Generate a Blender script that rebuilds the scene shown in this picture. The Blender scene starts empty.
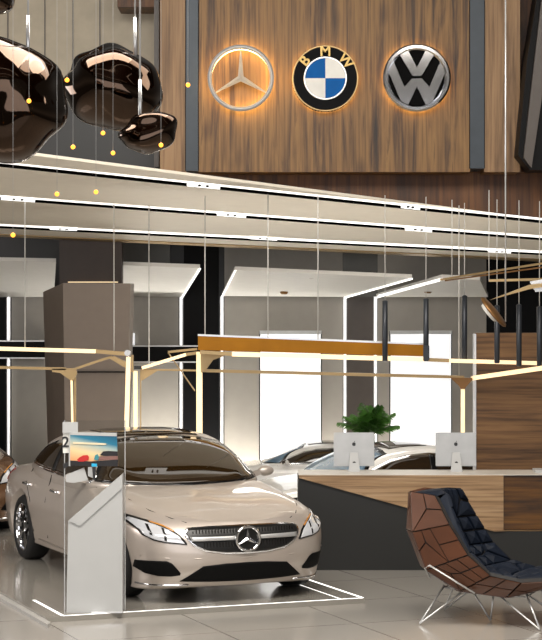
import bpy, bmesh, math, random
from mathutils import Vector, Matrix
from mathutils.bvhtree import BVHTree
random.seed(7)
C = bpy.context.scene.collection
F, HZ, EYE = 2000.0, 300.0, 2.84          # focal length in pixels, horizon row, eye height

def at(px, py, d):
    return Vector(((px - 271) / F * d, d, EYE - (py - HZ) / F * d))
def gx(px, d): return (px - 271) / F * d
def gz(py, d): return EYE - (py - HZ) / F * d

# ------------------------------------------------------------------ materials
def lin(c):
    r = []
    for v in c[:3]:
        v /= 255.0
        r.append(v / 12.92 if v <= 0.04045 else ((v + 0.055) / 1.055) ** 2.4)
    return (*r, 1.0)

def nodes(name):
    m = bpy.data.materials.new(name); m.use_nodes = True
    nt = m.node_tree
    return m, nt, nt.nodes['Principled BSDF']

def mat(name, col, rough=0.5, metal=0.0, emit=None, es=1.0, var=0.06, nscale=6.0, coat=0.0, trans=0.0, alpha=1.0, bump=0.0, spec=None):
    m, nt, b = nodes(name)
    c = lin(col)
    b.inputs['Roughness'].default_value = rough
    b.inputs['Metallic'].default_value = metal
    b.inputs['Coat Weight'].default_value = coat
    b.inputs['Coat Roughness'].default_value = 0.05
    b.inputs['Transmission Weight'].default_value = trans
    b.inputs['Alpha'].default_value = alpha
    if spec is not None: b.inputs['Specular IOR Level'].default_value = spec
    tc = nt.nodes.new('ShaderNodeTexCoord')
    nz = nt.nodes.new('ShaderNodeTexNoise'); nz.inputs['Scale'].default_value = nscale
    nz.inputs['Detail'].default_value = 3
    nt.links.new(tc.outputs['Object'], nz.inputs['Vector'])
    rp = nt.nodes.new('ShaderNodeValToRGB')
    rp.color_ramp.elements[0].color = (*[max(0, v * (1 - var)) for v in c[:3]], 1)
    rp.color_ramp.elements[1].color = (*[min(1, v * (1 + var)) for v in c[:3]], 1)
    rp.color_ramp.elements[0].position = 0.3; rp.color_ramp.elements[1].position = 0.7
    nt.links.new(nz.outputs['Fac'], rp.inputs['Fac'])
    nt.links.new(rp.outputs['Color'], b.inputs['Base Color'])
    if bump:
        bp = nt.nodes.new('ShaderNodeBump'); bp.inputs['Strength'].default_value = bump
        bp.inputs['Distance'].default_value = 0.01
        nt.links.new(nz.outputs['Fac'], bp.inputs['Height']); nt.links.new(bp.outputs['Normal'], b.inputs['Normal'])
    if emit is not None:
        b.inputs['Emission Color'].default_value = lin(emit)
        b.inputs['Emission Strength'].default_value = es
    return m

def wood(name, stops, grain='Z', rough=0.45, stretch=14.0, base=0.55, seed=0.0, plank=None):
    """stops: list of (pos, rgb).  Grain runs along the given axis."""
    m, nt, b = nodes(name)
    tc = nt.nodes.new('ShaderNodeTexCoord')
    mp = nt.nodes.new('ShaderNodeMapping')
    s = [base * stretch] * 3
    s['XYZ'.index(grain)] = base
    mp.inputs['Scale'].default_value = s
    mp.inputs['Location'].default_value = (seed, seed * 1.7, seed * 0.6)
    nt.links.new(tc.outputs['Object'], mp.inputs['Vector'])
    n1 = nt.nodes.new('ShaderNodeTexNoise'); n1.inputs['Scale'].default_value = 1.0
    n1.inputs['Detail'].default_value = 6; n1.inputs['Roughness'].default_value = 0.62
    n1.inputs['Distortion'].default_value = 0.6
    nt.links.new(mp.outputs['Vector'], n1.inputs['Vector'])
    rp = nt.nodes.new('ShaderNodeValToRGB')
    els = rp.color_ramp.elements
    while len(els) < len(stops): els.new(0.5)
    for e, (p, c) in zip(els, stops):
        e.position = p; e.color = lin(c)
    nt.links.new(n1.outputs['Fac'], rp.inputs['Fac'])
    # fine dark fibres
    mp2 = nt.nodes.new('ShaderNodeMapping')
    s2 = [base * stretch * 5] * 3; s2['XYZ'.index(grain)] = base * 2.0
    mp2.inputs['Scale'].default_value = s2
    nt.links.new(tc.outputs['Object'], mp2.inputs['Vector'])
    n2 = nt.nodes.new('ShaderNodeTexNoise'); n2.inputs['Scale'].default_value = 1.0; n2.inputs['Detail'].default_value = 4
    nt.links.new(mp2.outputs['Vector'], n2.inputs['Vector'])
    r2 = nt.nodes.new('ShaderNodeValToRGB')
    r2.color_ramp.elements[0].position = 0.32; r2.color_ramp.elements[0].color = (0.42, 0.36, 0.30, 1)
    r2.color_ramp.elements[1].position = 0.55; r2.color_ramp.elements[1].color = (1, 1, 1, 1)
    nt.links.new(n2.outputs['Fac'], r2.inputs['Fac'])
    mx = nt.nodes.new('ShaderNodeMix'); mx.data_type = 'RGBA'; mx.blend_type = 'MULTIPLY'
    mx.inputs['Factor'].default_value = 0.9
    nt.links.new(rp.outputs['Color'], mx.inputs['A']); nt.links.new(r2.outputs['Color'], mx.inputs['B'])
    # knots: sparse elongated dark spots
    mp3 = nt.nodes.new('ShaderNodeMapping')
    s3 = [2.6] * 3; s3['XYZ'.index(grain)] = 1.1
    mp3.inputs['Scale'].default_value = s3
    nt.links.new(tc.outputs['Object'], mp3.inputs['Vector'])
    vo = nt.nodes.new('ShaderNodeTexVoronoi'); vo.inputs['Scale'].default_value = 1.0
    nt.links.new(mp3.outputs['Vector'], vo.inputs['Vector'])
    r3 = nt.nodes.new('ShaderNodeValToRGB')
    r3.color_ramp.elements[0].position = 0.05; r3.color_ramp.elements[0].color = (0.35, 0.28, 0.22, 1)
    r3.color_ramp.elements[1].position = 0.2; r3.color_ramp.elements[1].color = (1, 1, 1, 1)
    nt.links.new(vo.outputs['Distance'], r3.inputs['Fac'])
    mx2 = nt.nodes.new('ShaderNodeMix'); mx2.data_type = 'RGBA'; mx2.blend_type = 'MULTIPLY'
    mx2.inputs['Factor'].default_value = 0.7
    nt.links.new(mx.outputs['Result'], mx2.inputs['A']); nt.links.new(r3.outputs['Color'], mx2.inputs['B'])
    nt.links.new(mx2.outputs['Result'], b.inputs['Base Color'])
    b.inputs['Roughness'].default_value = rough
    return m

def floor_mat(name, c1, c2, cm, rough, rot, tile=1.25):
    m, nt, b = nodes(name)
    tc = nt.nodes.new('ShaderNodeTexCoord')
    mp = nt.nodes.new('ShaderNodeMapping'); mp.inputs['Rotation'].default_value = (0, 0, math.radians(rot))
    mp.inputs['Location'].default_value = (0.35, 0.2, 0)
    nt.links.new(tc.outputs['Object'], mp.inputs['Vector'])
    br = nt.nodes.new('ShaderNodeTexBrick'); br.offset = 0.0
    br.inputs['Scale'].default_value = 1.0
    br.inputs['Brick Width'].default_value = tile; br.inputs['Row Height'].default_value = tile
    br.inputs['Mortar Size'].default_value = 0.006; br.inputs['Mortar Smooth'].default_value = 0.1
    br.inputs['Color1'].default_value = lin(c1); br.inputs['Color2'].default_value = lin(c2)
    br.inputs['Mortar'].default_value = lin(cm)
    nt.links.new(mp.outputs['Vector'], br.inputs['Vector'])
    nz = nt.nodes.new('ShaderNodeTexNoise'); nz.inputs['Scale'].default_value = 1.3; nz.inputs['Detail'].default_value = 5
    nt.links.new(tc.outputs['Object'], nz.inputs['Vector'])
    mr = nt.nodes.new('ShaderNodeMapRange')
    mr.inputs['To Min'].default_value = rough * 0.8; mr.inputs['To Max'].default_value = rough * 1.3
    nt.links.new(nz.outputs['Fac'], mr.inputs['Value'])
    nt.links.new(mr.outputs['Result'], b.inputs['Roughness'])
    nt.links.new(br.outputs['Color'], b.inputs['Base Color'])
    b.inputs['Specular IOR Level'].default_value = 0.8
    return m

M = {}
M['floor'] = floor_mat('polished_tile', (158, 154, 147), (162, 158, 151), (92, 88, 82), 0.13, -21.6)
M['platform'] = mat('platform_gloss', (142, 138, 130), 0.14, var=0.04, spec=0.8)
M['platform_edge'] = mat('platform_edge', (176, 174, 170), 0.3)
M['logo_wood'] = wood('walnut_upright', [(0.30, (38, 23, 9)), (0.40, (88, 60, 30)), (0.49, (134, 98, 52)), (0.60, (148, 110, 60)), (0.68, (84, 56, 27)), (0.8, (130, 95, 50))], 'Z', 0.5, 16, 0.5)
M['side_wood'] = wood('walnut_side', [(0.28, (96, 68, 42)), (0.45, (150, 116, 78)), (0.75, (172, 136, 96))], 'Z', 0.5, 10, 0.4, 3.0)
M['dark_wood'] = wood('walnut_dark', [(0.3, (48, 26, 8)), (0.5, (100, 60, 22)), (0.75, (130, 84, 38))], 'Z', 0.5, 10, 0.4, 5.0)
M['clad_wood'] = wood('walnut_level', [(0.28, (58, 38, 20)), (0.42, (104, 74, 44)), (0.6, (126, 92, 56)), (0.8, (140, 104, 66))], 'X', 0.5, 12, 0.5, 2.0)
M['desk_wood'] = wood('oak_desk', [(0.28, (112, 84, 56)), (0.5, (156, 126, 92)), (0.75, (178, 150, 116))], 'X', 0.42, 12, 0.5, 8.0)
M['cab_wood'] = wood('amber_cabinet', [(0.3, (40, 22, 4)), (0.5, (92, 58, 12)), (0.75, (122, 82, 24))], 'X', 0.35, 12, 0.5, 11.0)
M['soffit'] = mat('soffit_paint', (232, 224, 208), 0.6, var=0.02)
M['black'] = mat('black_metal', (12, 12, 13), 0.5, spec=0.15)
M['slot'] = mat('slot_black', (8, 8, 8), 0.8, spec=0.0)
M['darkgrey'] = mat('dark_grey_panel', (44, 43, 41), 0.35)
M['steel_strip'] = mat('blue_grey_steel', (66, 73, 80), 0.4, metal=0.2, spec=0.3)
M['curtain'] = mat('taupe_panel', (184, 173, 152), 0.55)
M['lowdark'] = mat('charcoal_panel', (34, 34, 33), 0.4)
M['column'] = mat('taupe_column', (136, 123, 111), 0.5, var=0.03)
M['column_dark'] = mat('brown_recess', (58, 46, 38), 0.5)
M['grey_panel'] = mat('grey_wall_panel', (164, 159, 150), 0.4, var=0.03)
M['metal_panel'] = mat('grey_metal_panel', (96, 94, 88), 0.28, metal=0.4)
M['brown_panel'] = mat('brown_grey_panel', (84, 76, 70), 0.4)
M['canopy'] = mat('white_canopy', (236, 233, 226), 0.5, var=0.02)
M['white'] = mat('white_lacquer', (178, 179, 178), 0.35, var=0.02)
M['led'] = mat('led_white', (255, 255, 255), 0.5, emit=(255, 253, 248), es=1.5)
M['led_soft'] = mat('led_soft', (255, 255, 255), 0.5, emit=(255, 252, 246), es=1.25)
M['led_floor'] = mat('led_floor', (255, 255, 255), 0.5, emit=(255, 253, 248), es=1.6)
M['warm'] = mat('warm_tube', (255, 226, 180), 0.5, emit=(255, 226, 182), es=.8)
M['warmglow'] = mat('warm_backlight', (255, 200, 120), 0.5, emit=(255, 218, 150), es=10.0)
M['bulb'] = mat('amber_bulb', (255, 180, 70), 0.4, emit=(255, 164, 50), es=2.6)
M['blind'] = mat('lit_blind', (245, 246, 246), 0.7, emit=(250, 250, 252), es=0.74, var=0.02)
M['blind_rail'] = mat('blind_rail', (214, 216, 216), 0.5)
M['brass'] = mat('brushed_brass', (176, 150, 108), 0.36, metal=0.75)
M['bronze'] = mat('brown_brass', (128, 92, 54), 0.36, metal=0.6)
M['amber'] = mat('amber_panel', (150, 98, 10), 0.5, coat=0.0, spec=0.2, var=0.12, nscale=3)
M['chrome'] = mat('chrome', (226, 226, 228), 0.08, metal=1.0)
M['rim_silver'] = mat('rim_silver', (186, 186, 186), 0.42, metal=0.15)
M['satin'] = mat('satin_silver', (222, 222, 222), 0.28, metal=0.7)
M['steel_wire'] = mat('steel_wire', (206, 206, 204), 0.25, metal=0.6)
M['cable'] = mat('grey_cable', (200, 198, 192), 0.5)
M['cyl'] = mat('graphite_tube', (46, 50, 56), 0.34, metal=0.3)
M['blob'] = mat('smoked_copper_glass', (74, 60, 50), 0.05, metal=1.0, var=0.10, nscale=2)
M['gold'] = mat('gold_letters', (186, 156, 92), 0.4, metal=0.5)
M['blue'] = mat('enamel_blue', (14, 98, 176), 0.5, spec=0.1)
M['enamel'] = mat('enamel_white', (232, 230, 222), 0.3)
M['enamel_black'] = mat('enamel_black', (20, 20, 22), 0.6, spec=0.08)
M['vwblack'] = mat('emblem_black', (10, 10, 10), 0.6, spec=0.05)
M['paint'] = mat('champagne_paint', (190, 179, 169), 0.36, metal=0.45, coat=0.6, var=0.02)
M['white_paint'] = mat('pearl_white_paint', (232, 230, 226), 0.25, coat=1.0, var=0.01)
M['brown_paint'] = mat('brown_paint', (112, 80, 54), 0.25, metal=0.4, coat=1.0, var=0.02)
M['glass_dark'] = mat('car_glass', (40, 27, 10), 0.03, spec=0.6, coat=0.25)
M['glass_reflect'] = mat('car_glass_reflect', (96, 124, 146), 0.05, coat=0.8)  # bluish windscreen reflection put into the base colour
M['tyre'] = mat('tyre_rubber', (22, 22, 22), 0.7)
M['well'] = mat('wheel_well', (10, 10, 10), 0.9)
M['intake'] = mat('intake_black', (13, 13, 13), 0.6, spec=0.1)
M['trim_black'] = mat('gloss_black_trim', (14, 14, 15), 0.22)
M['grille'] = mat('grille_black', (20, 20, 20), 0.35)
M['lamp_white'] = mat('headlamp_glass', (214, 216, 220), 0.1, metal=0.3, coat=1.0, emit=(255, 255, 255), es=0.06)
M['lamp_dark'] = mat('headlamp_bezel', (40, 38, 36), 0.15, metal=0.5)
M['indicator'] = mat('amber_indicator', (196, 132, 56), 0.2, coat=1)
M['red'] = mat('red_lens', (130, 14, 12), 0.2, coat=1)
M['leather'] = mat('brown_leather', (76, 44, 26), 0.34, var=0.24, nscale=3.0)
M['seam'] = mat('black_seam', (16, 12, 10), 0.6)
M['navy'] = mat('navy_fabric', (13, 22, 36), 0.6, var=0.15, nscale=9, bump=0.2, spec=0.25)
M['desk_dark'] = mat('charcoal_plinth', (28, 28, 26), 0.5, var=0.04)
M['worktop'] = mat('pale_worktop', (206, 200, 190), 0.35)
M['alu'] = mat('aluminium', (176, 177, 176), 0.34, metal=0.35)
M['leaf'] = mat('palm_leaf', (70, 116, 44), 0.45, var=0.35, nscale=14)
M['stem'] = mat('palm_stem', (84, 96, 50), 0.5)
M['pot'] = mat('grey_pot', (90, 88, 84), 0.5)
M['soil'] = mat('soil', (40, 30, 22), 0.9)
M['text_dark'] = mat('dark_lettering', (40, 40, 42), 0.5)
M['sky_blue'] = mat('cyan_print', (40, 170, 214), 0.4)
M['car_red'] = mat('red_print', (190, 40, 36), 0.4)
M['teal_print'] = mat('teal_print', (58, 132, 140), 0.4)
M['road'] = mat('dark_print', (30, 28, 30), 0.4)
M['streak'] = mat('pale_print', (226, 210, 176), 0.4)
M['rust'] = mat('rust_print', (128, 92, 84), 0.4)

def glass_mat():
    m, nt, b = nodes('clear_acrylic')
    nt.nodes.remove(b)
    out = [n for n in nt.nodes if n.type == 'OUTPUT_MATERIAL'][0]
    tr = nt.nodes.new('ShaderNodeBsdfTransparent'); tr.inputs['Color'].default_value = (0.95, 0.96, 0.96, 1)
    gl = nt.nodes.new('ShaderNodeBsdfGlossy'); gl.inputs['Roughness'].default_value = 0.03
    fr = nt.nodes.new('ShaderNodeFresnel'); fr.inputs['IOR'].default_value = 1.5
    mx = nt.nodes.new('ShaderNodeMixShader')
    nt.links.new(fr.outputs[0], mx.inputs[0]); nt.links.new(tr.outputs[0], mx.inputs[1]); nt.links.new(gl.outputs[0], mx.inputs[2])
    nt.links.new(mx.outputs[0], out.inputs['Surface'])
    return m
M['acrylic'] = glass_mat()

def sunset_mat():
    m, nt, b = nodes('sunset_print')
    tc = nt.nodes.new('ShaderNodeTexCoord'); sp = nt.nodes.new('ShaderNodeSeparateXYZ')
    nt.links.new(tc.outputs['Generated'], sp.inputs[0])
    ad = nt.nodes.new('ShaderNodeMath'); ad.operation = 'MULTIPLY_ADD'
    ad.inputs[1].default_value = 0.35
    nt.links.new(sp.outputs['X'], ad.inputs[0]); nt.links.new(sp.outputs['Z'], ad.inputs[2])
    rp = nt.nodes.new('ShaderNodeValToRGB')
    st = [(0.25, (226, 160, 110)), (0.55, (228, 200, 150)), (0.85, (150, 172, 170)), (1.0, (34, 112, 140)), (1.25, (20, 86, 116))]
    e = rp.color_ramp.elements
    while len(e) < len(st): e.new(0.5)
    for q, (p, c) in zip(e, st): q.position = min(1, p / 1.3); q.color = lin(c)
    dv = nt.nodes.new('ShaderNodeMath'); dv.operation = 'DIVIDE'; dv.inputs[1].default_value = 1.3
    nt.links.new(ad.outputs[0], dv.inputs[0]); nt.links.new(dv.outputs[0], rp.inputs['Fac'])
    nt.links.new(rp.outputs['Color'], b.inputs['Base Color'])
    nt.links.new(rp.outputs['Color'], b.inputs['Emission Color']); b.inputs['Emission Strength'].default_value = 0.06
    b.inputs['Roughness'].default_value = 0.3
    return m
M['sunset'] = sunset_mat()

# ------------------------------------------------------------------ builders
class MB:
    def __init__(s): s.bm = bmesh.new(); s.mi = 0
    def _faces(s, vs, fs):
        out = []
        V = [s.bm.verts.new(v) for v in vs]
        for f in fs:
            try:
                q = s.bm.faces.new([V[i] for i in f]); q.material_index = s.mi; out.append(q)
            except ValueError: pass
        return out
    def box(s, c, size, rot=None):
        hx, hy, hz = size[0] / 2, size[1] / 2, size[2] / 2
        R = rot if rot is not None else Matrix.Identity(3)
        vs = [Vector(c) + R @ Vector((x, y, z)) for x in (-hx, hx) for y in (-hy, hy) for z in (-hz, hz)]
        s._faces(vs, [(0, 1, 3, 2), (4, 6, 7, 5), (0, 4, 5, 1), (2, 3, 7, 6), (0, 2, 6, 4), (1, 5, 7, 3)]); return s
    def lohi(s, a, b):
        return s.box([(a[i] + b[i]) / 2 for i in range(3)], [abs(b[i] - a[i]) for i in range(3)])
    def prism(s, poly, vec):
        """poly: list of 3D points (planar), extruded by vec"""
        n = len(poly); vec = Vector(vec)
        vs = [Vector(p) for p in poly] + [Vector(p) + vec for p in poly]
        s._faces(vs, [tuple(range(n)), tuple(range(2 * n - 1, n - 1, -1))] + [(i, (i + 1) % n, n + (i + 1) % n, n + i) for i in range(n)]); return s
    def tube(s, pts, r, n=10, cap=True):
        pts = [Vector(p) for p in pts]; rings = []
        for i, p in enumerate(pts):
            a = pts[max(0, i - 1)]; b = pts[min(len(pts) - 1, i + 1)]
            t = (b - a).normalized()
            u = t.cross(Vector((0, 0, 1)))
            if u.length < 1e-3: u = t.cross(Vector((1, 0, 0)))
            u.normalize(); w = t.cross(u)
            rr = r[i] if isinstance(r, (list, tuple)) else r
            rings.append([s.bm.verts.new(p + rr * (math.cos(2 * math.pi * k / n) * u + math.sin(2 * math.pi * k / n) * w)) for k in range(n)])
        for A, B in zip(rings, rings[1:]):
            for k in range(n):
                f = s.bm.faces.new((A[k], A[(k + 1) % n], B[(k + 1) % n], B[k])); f.material_index = s.mi; f.smooth = True
        if cap:
            for R in (rings[0], rings[-1]):
                f = s.bm.faces.new(R); f.material_index = s.mi
        return s
    def bar(s, a, b, w, t=None):
        """square bar between two points"""
        a, b = Vector(a), Vector(b); t = t or w
        d = (b - a); L = d.length; d.normalize()
        u = d.cross(Vector((0, 1, 0)))
        if u.length < 1e-3: u = d.cross(Vector((0, 0, 1)))
        u.normalize(); v = d.cross(u)
        R = Matrix((u, v, d)).transposed()
        return s.box((a + b) / 2, (w, t, L), R)
    def sphere(s, c, r, seg=16, ring=10, sc=(1, 1, 1)):
        m = Matrix.Translation(c) @ Matrix.Diagonal((r * sc[0], r * sc[1], r * sc[2], 1))
        g = bmesh.ops.create_uvsphere(s.bm, u_segments=seg, v_segments=ring, radius=1, matrix=m)
        for v in g['verts']:
            for f in v.link_faces: f.smooth = True; f.material_index = s.mi
        return s
    def lathe(s, prof, c, axis='Z', n=28, smooth=True, cap=True):
        c = Vector(c); rings = []
        for r, h in prof:
            ring = []
            for k in range(n):
                a = 2 * math.pi * k / n
                x, y = r * math.cos(a), r * math.sin(a)
                p = {'Z': (x, y, h), 'Y': (x, h, y), 'X': (h, x, y)}[axis]
                ring.append(s.bm.verts.new(c + Vector(p)))
            rings.append(ring)
        for A, B in zip(rings, rings[1:]):
            for k in range(n):
                f = s.bm.faces.new((A[k], A[(k + 1) % n], B[(k + 1) % n], B[k])); f.material_index = s.mi; f.smooth = smooth
        for R in ((rings[0], rings[-1]) if cap else ()):
            try:
                f = s.bm.faces.new(R); f.material_index = s.mi
            except ValueError: pass
        return s
    def grid(s, P, smooth=True, closed=False):
        """P: list of rows of points -> quad sheet"""
        V = [[s.bm.verts.new(p) for p in row] for row in P]
        for i in range(len(V) - 1):
            m = len(V[i])
            for j in range(m if closed else m - 1):
                f = s.bm.faces.new((V[i][j], V[i][(j + 1) % m], V[i + 1][(j + 1) % m], V[i + 1][j]))
                f.smooth = smooth; f.material_index = s.mi
        return s
    def move(s, v): bmesh.ops.translate(s.bm, verts=s.bm.verts, vec=v); return s
    def bevel(s, w, seg=2):
        bmesh.ops.bevel(s.bm, geom=list(s.bm.edges), offset=w, segments=seg, affect='EDGES', clamp_overlap=True); return s

def link(name, mb, mats, parent=None, world=True, recalc=True):
    """world=True: mesh points are world coordinates, shifted to the parent's frame"""
    bm = mb.bm
    if recalc: bmesh.ops.recalc_face_normals(bm, faces=bm.faces)
    root = parent
    while root is not None and root.parent is not None: root = root.parent
    if world and root is not None and root.type == 'EMPTY':
        bmesh.ops.translate(bm, verts=bm.verts, vec=-root.location)
    me = bpy.data.meshes.new(name); bm.to_mesh(me); bm.free()
    for m in (mats if isinstance(mats, (list, tuple)) else [mats]): me.materials.append(M[m] if isinstance(m, str) else m)
    o = bpy.data.objects.new(name, me); C.objects.link(o)
    if parent is not None: o.parent = parent
    return o

def recentre(o):
    """put the origin of a free-standing mesh at its own base"""
    me = o.data
    vs = [v.co for v in me.vertices]
    c = Vector(((min(v.x for v in vs) + max(v.x for v in vs)) / 2, (min(v.y for v in vs) + max(v.y for v in vs)) / 2, min(v.z for v in vs)))
    me.transform(Matrix.Translation(-c)); o.location = c
    return o

def tag(o, label, cat, group=None):
    o['label'] = label; o['category'] = cat
    if group: o['group'] = group
    return o
def struct(o): o['kind'] = 'structure'; return o
def thing(name, loc, label, cat, group=None, rz=0.0):
    o = bpy.data.objects.new(name, None); C.objects.link(o)
    o.empty_display_size = 0.1
    o.location = loc; o.rotation_euler = (0, 0, rz)
    return tag(o, label, cat, group)

# ------------------------------------------------------------------ the setting
LOW = -0.22                                     # display bay behind the desk lies lower
mb = MB(); mb.lohi((-9, 6, -0.6), (9, 23.3, 0)); struct(link('floor', mb, 'floor'))
mb = MB(); mb.lohi((-9, 23.3, -0.6), (-2.35, 31.2, 0)); struct(link('floor_left', mb, 'floor'))
mb = MB(); mb.lohi((-2.35, 23.3, -0.6), (9, 31.2, LOW)); struct(link('floor_lower', mb, 'floor'))

# rear wall at 31 m with its panels
RW = 31.0
mb = MB(); mb.lohi((-9, RW, -0.6), (9, RW + .2, 8)); struct(link('wall_back', mb, 'darkgrey'))
tn = [0]
def trim(mb, m):
    tn[0] += 1
    return struct(link('trim_%d' % tn[0], mb, m))
def rear_panel(x0, x1, y0, y1, m, t=0.05):
    mb = MB(); mb.lohi((gx(x0, RW), RW - t, max(LOW, gz(y1, RW))), (gx(x1, RW), RW, gz(y0, RW))); trim(mb, m)
rear_panel(-60, 6, 262, 600, 'black')
rear_panel(12, 48, 262, 600, 'grey_panel')
rear_panel(118, 178.5, 285, 600, 'grey_panel')
rear_panel(184, 219, 240, 600, 'black')
rear_panel(224.5, 259, 240, 600, 'grey_panel')
rear_panel(259, 322, 240, 331, 'grey_panel')
rear_panel(322, 342.5, 240, 600, 'grey_panel')
rear_panel(342.5, 377.5, 240, 297, 'metal_panel')
rear_panel(347, 373, 297, 600, 'brown_panel')
rear_panel(377.5, 389, 240, 600, 'grey_panel')
rear_panel(389, 452, 240, 331, 'grey_panel')
rear_panel(452, 486, 240, 600, 'grey_panel')
rear_panel(486, 640, 232, 600, 'black')
rear_panel(96, 170, 232, 284, 'metal_panel')
# light lines on the rear wall
ln = 0
for x in (9, 181.2, 222, 344.8, 375.3):
    o = thing('wall_light_strip', at(x, 560, RW - .06) * 1.0, '', 'light strip', 'vertical light strips on the back wall')
    o.location.z = LOW
    mb = MB(); mb.lohi((gx(x - .65, RW), RW - .085, LOW), (gx(x + .65, RW), RW - .055, gz(297, RW))); link('diffuser', mb, 'led', o)
    mb = MB(); mb.lohi((gx(x - 1.8, RW), RW - .055, LOW), (gx(x + 1.8, RW), RW, gz(296.4, RW))); link('channel', mb, 'satin', o)
    o['label'] = ['vertical white light strip at the far left, left of the faceted taupe column',
                  'vertical white light strip left of the black panel, above the silver car roof',
                  'vertical white light strip right of the black panel, beside the left lit blind',
                  'vertical white light strip on the left edge of the brown panel between the blinds',
                  'vertical white light strip on the right edge of the brown panel between the blinds'][ln]
    ln += 1
# windows with lit roller blinds
for i, (x0, x1) in enumerate(((260, 321), (390, 451))):
    w = struct(link('window_%d' % (i + 1), MB().lohi((gx(x0, RW), RW - .03, gz(470, RW)), (gx(x1, RW), RW - .001, gz(331, RW))), 'white'))
    b = thing('roller_blind', (gx((x0 + x1) / 2, RW), RW - .07, gz(462, RW)),
              ['glowing white roller blind, the left one, behind the parked white cars', 'glowing white roller blind, the right one, beside the tall wood partition'][i], 'blind', 'lit roller blinds')
    link('fabric', MB().lohi((gx(x0 + .5, RW), RW - .075, gz(462, RW)), (gx(x1 - .5, RW), RW - .065, gz(334, RW))), 'blind', b)
    link('headrail', MB().lohi((gx(x0 - .4, RW), RW - .13, gz(334, RW)), (gx(x1 + .4, RW), RW - .05, gz(330.5, RW))), 'blind_rail', b)
    link('bottom_bar', MB().lohi((gx(x0, RW), RW - .085, gz(464, RW)), (gx(x1, RW), RW - .055, gz(462, RW))), 'blind_rail', b)
struct(link('window_3', MB().lohi((gx(127.5, RW), RW - .09, gz(345, RW)), (gx(135, RW), RW - .05, gz(333, RW))), 'blind'))

# dark bands crossing the left bays, with pale rims
for x0, x1, y0, y1 in ((-60, 47, 341, 358), (128, 201, 346, 362)):
    d = 30.4
    trim(MB().lohi((gx(x0, d), d, gz(y1, d)), (gx(x1, d), RW - .06, gz(y0, d))), 'black')
    for y in (y0, y1):
        trim(MB().lohi((gx(x0, d), d - .02, gz(y + .6, d)), (gx(x1, d), d + .02, gz(y - .6, d))), 'satin')

# floating white ceiling canopies with light edges
def canopy(quad, d0, d1, label, edges, gap=None):
    """quad: near-left, near-right, far-right, far-left pixels"""
    pts = [at(*quad[0], d0), at(*quad[1], d0), at(*quad[2], d1), at(*quad[3], d1)]
    c = sum(pts, Vector()) / 4
    o = thing('ceiling_canopy', (c.x, c.y, min(p.z for p in pts)), label, 'ceiling panel', 'white ceiling canopies of the rear bays')
    link('panel', MB().prism(pts, (0, 0, .05)), 'canopy', o)
    for i, j in edges:
        a, b = pts[i], pts[j]
        link('light_edge', MB().bar(a - Vector((0, 0, .012)), b - Vector((0, 0, .012)), .022, .022), 'led', o)
    return o, pts
canopy([(-40, 260), (56, 262), (54, 297), (-40, 297)], 27.6, 30.85, 'white slanted ceiling canopy at the far left, above the left bay', [])
canopy([(118, 265), (200, 268), (182, 297), (121, 296)], 27.6, 30.85, 'white slanted ceiling canopy just right of the faceted taupe column', [(1, 2)])
o, pts = canopy([(235, 270), (412, 278), (345, 297), (222, 296)], 27.6, 30.85, 'largest white slanted ceiling canopy, over the left lit blind', [(0, 3), (1, 2)])
for px, py, d in ((312, 275, 28.3), (284, 291, 30.2)):
    link('downlight', MB().lathe([(.06, 0), (.06, -.03), (.04, -.05)], at(px, py, d) + Vector((0, 0, 0.0)), 'Z', 16), 'bronze', o)
o, pts = canopy([(442, 278), (480, 280), (488, 297), (376, 297)], 27.6, 30.85, 'white slanted ceiling canopy over the right lit blind', [(0, 3)])
link('downlight', MB().lathe([(.06, 0), (.06, -.03), (.04, -.05)], at(428, 290, 29.9), 'Z', 16), 'bronze', o)

# soffit: sloping pale ceiling with three recessed light tracks
NL, FL, FR = at(0, 152, 20.0), at(0, 236, 27.0), at(541, 261, 27.5)
SN = (FR - FL).cross(NL - FL).normalized()
if SN.z > 0: SN = -SN                           # pointing down
CAM = Vector((0, 0, EYE))
def soff(px, py, off=0.0):
    r = Vector(((px - 271) / F, 1, -(py - HZ) / F))
    t = (NL + SN * off - CAM).dot(SN) / r.dot(SN)
    return CAM + r * t
def soff_z(x, y, off=0.0):
    q = NL + SN * off
    return q.z - ((x - q.x) * SN.x + (y - q.y) * SN.y) / SN.z
def line(pts, x):
    for (x0, y0), (x1, y1) in zip(pts, pts[1:]):
        if x <= x1 or (x1, y1) == pts[-1]:
            return y0 + (y1 - y0) * (x - x0) / (x1 - x0)
near = [(0, 151), (541, 221.5)]
far = [(0, 236), (541, 261)]
XL, XR = -90, 640
poly = [soff(XL, line(near, XL)), soff(XR, line(near, XR)), soff(XR, line(far, XR)), soff(XL, line(far, XL))]
struct(link('ceiling', MB().prism(poly, -SN * .03), 'soffit'))
trim(MB().prism([soff(XL, line(far, XL) - 2, .004), soff(XR, line(far, XR) - 2, .004), soff(XR, line(far, XR), .004), soff(XL, line(far, XL), .004)], SN * .01), 'brass')
tracks = [([(0, 163), (180, 181.5), (360, 199.5), (541, 219.5)], [(187, 220), (401, 420)], 'recessed ceiling light track nearest the wooden emblem wall'),
          ([(0, 196.5), (180, 209.5), (360, 223.5), (541, 237.5)], [(1, 35), (217, 246), (405, 432)], 'recessed ceiling light track in the middle of the pale soffit'),
          ([(0, 225), (180, 232.5), (360, 242.5), (541, 252.5)], [(50, 77), (250, 277), (488, 511)], 'recessed ceiling light track lowest on the soffit, above the rear bays')]
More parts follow.
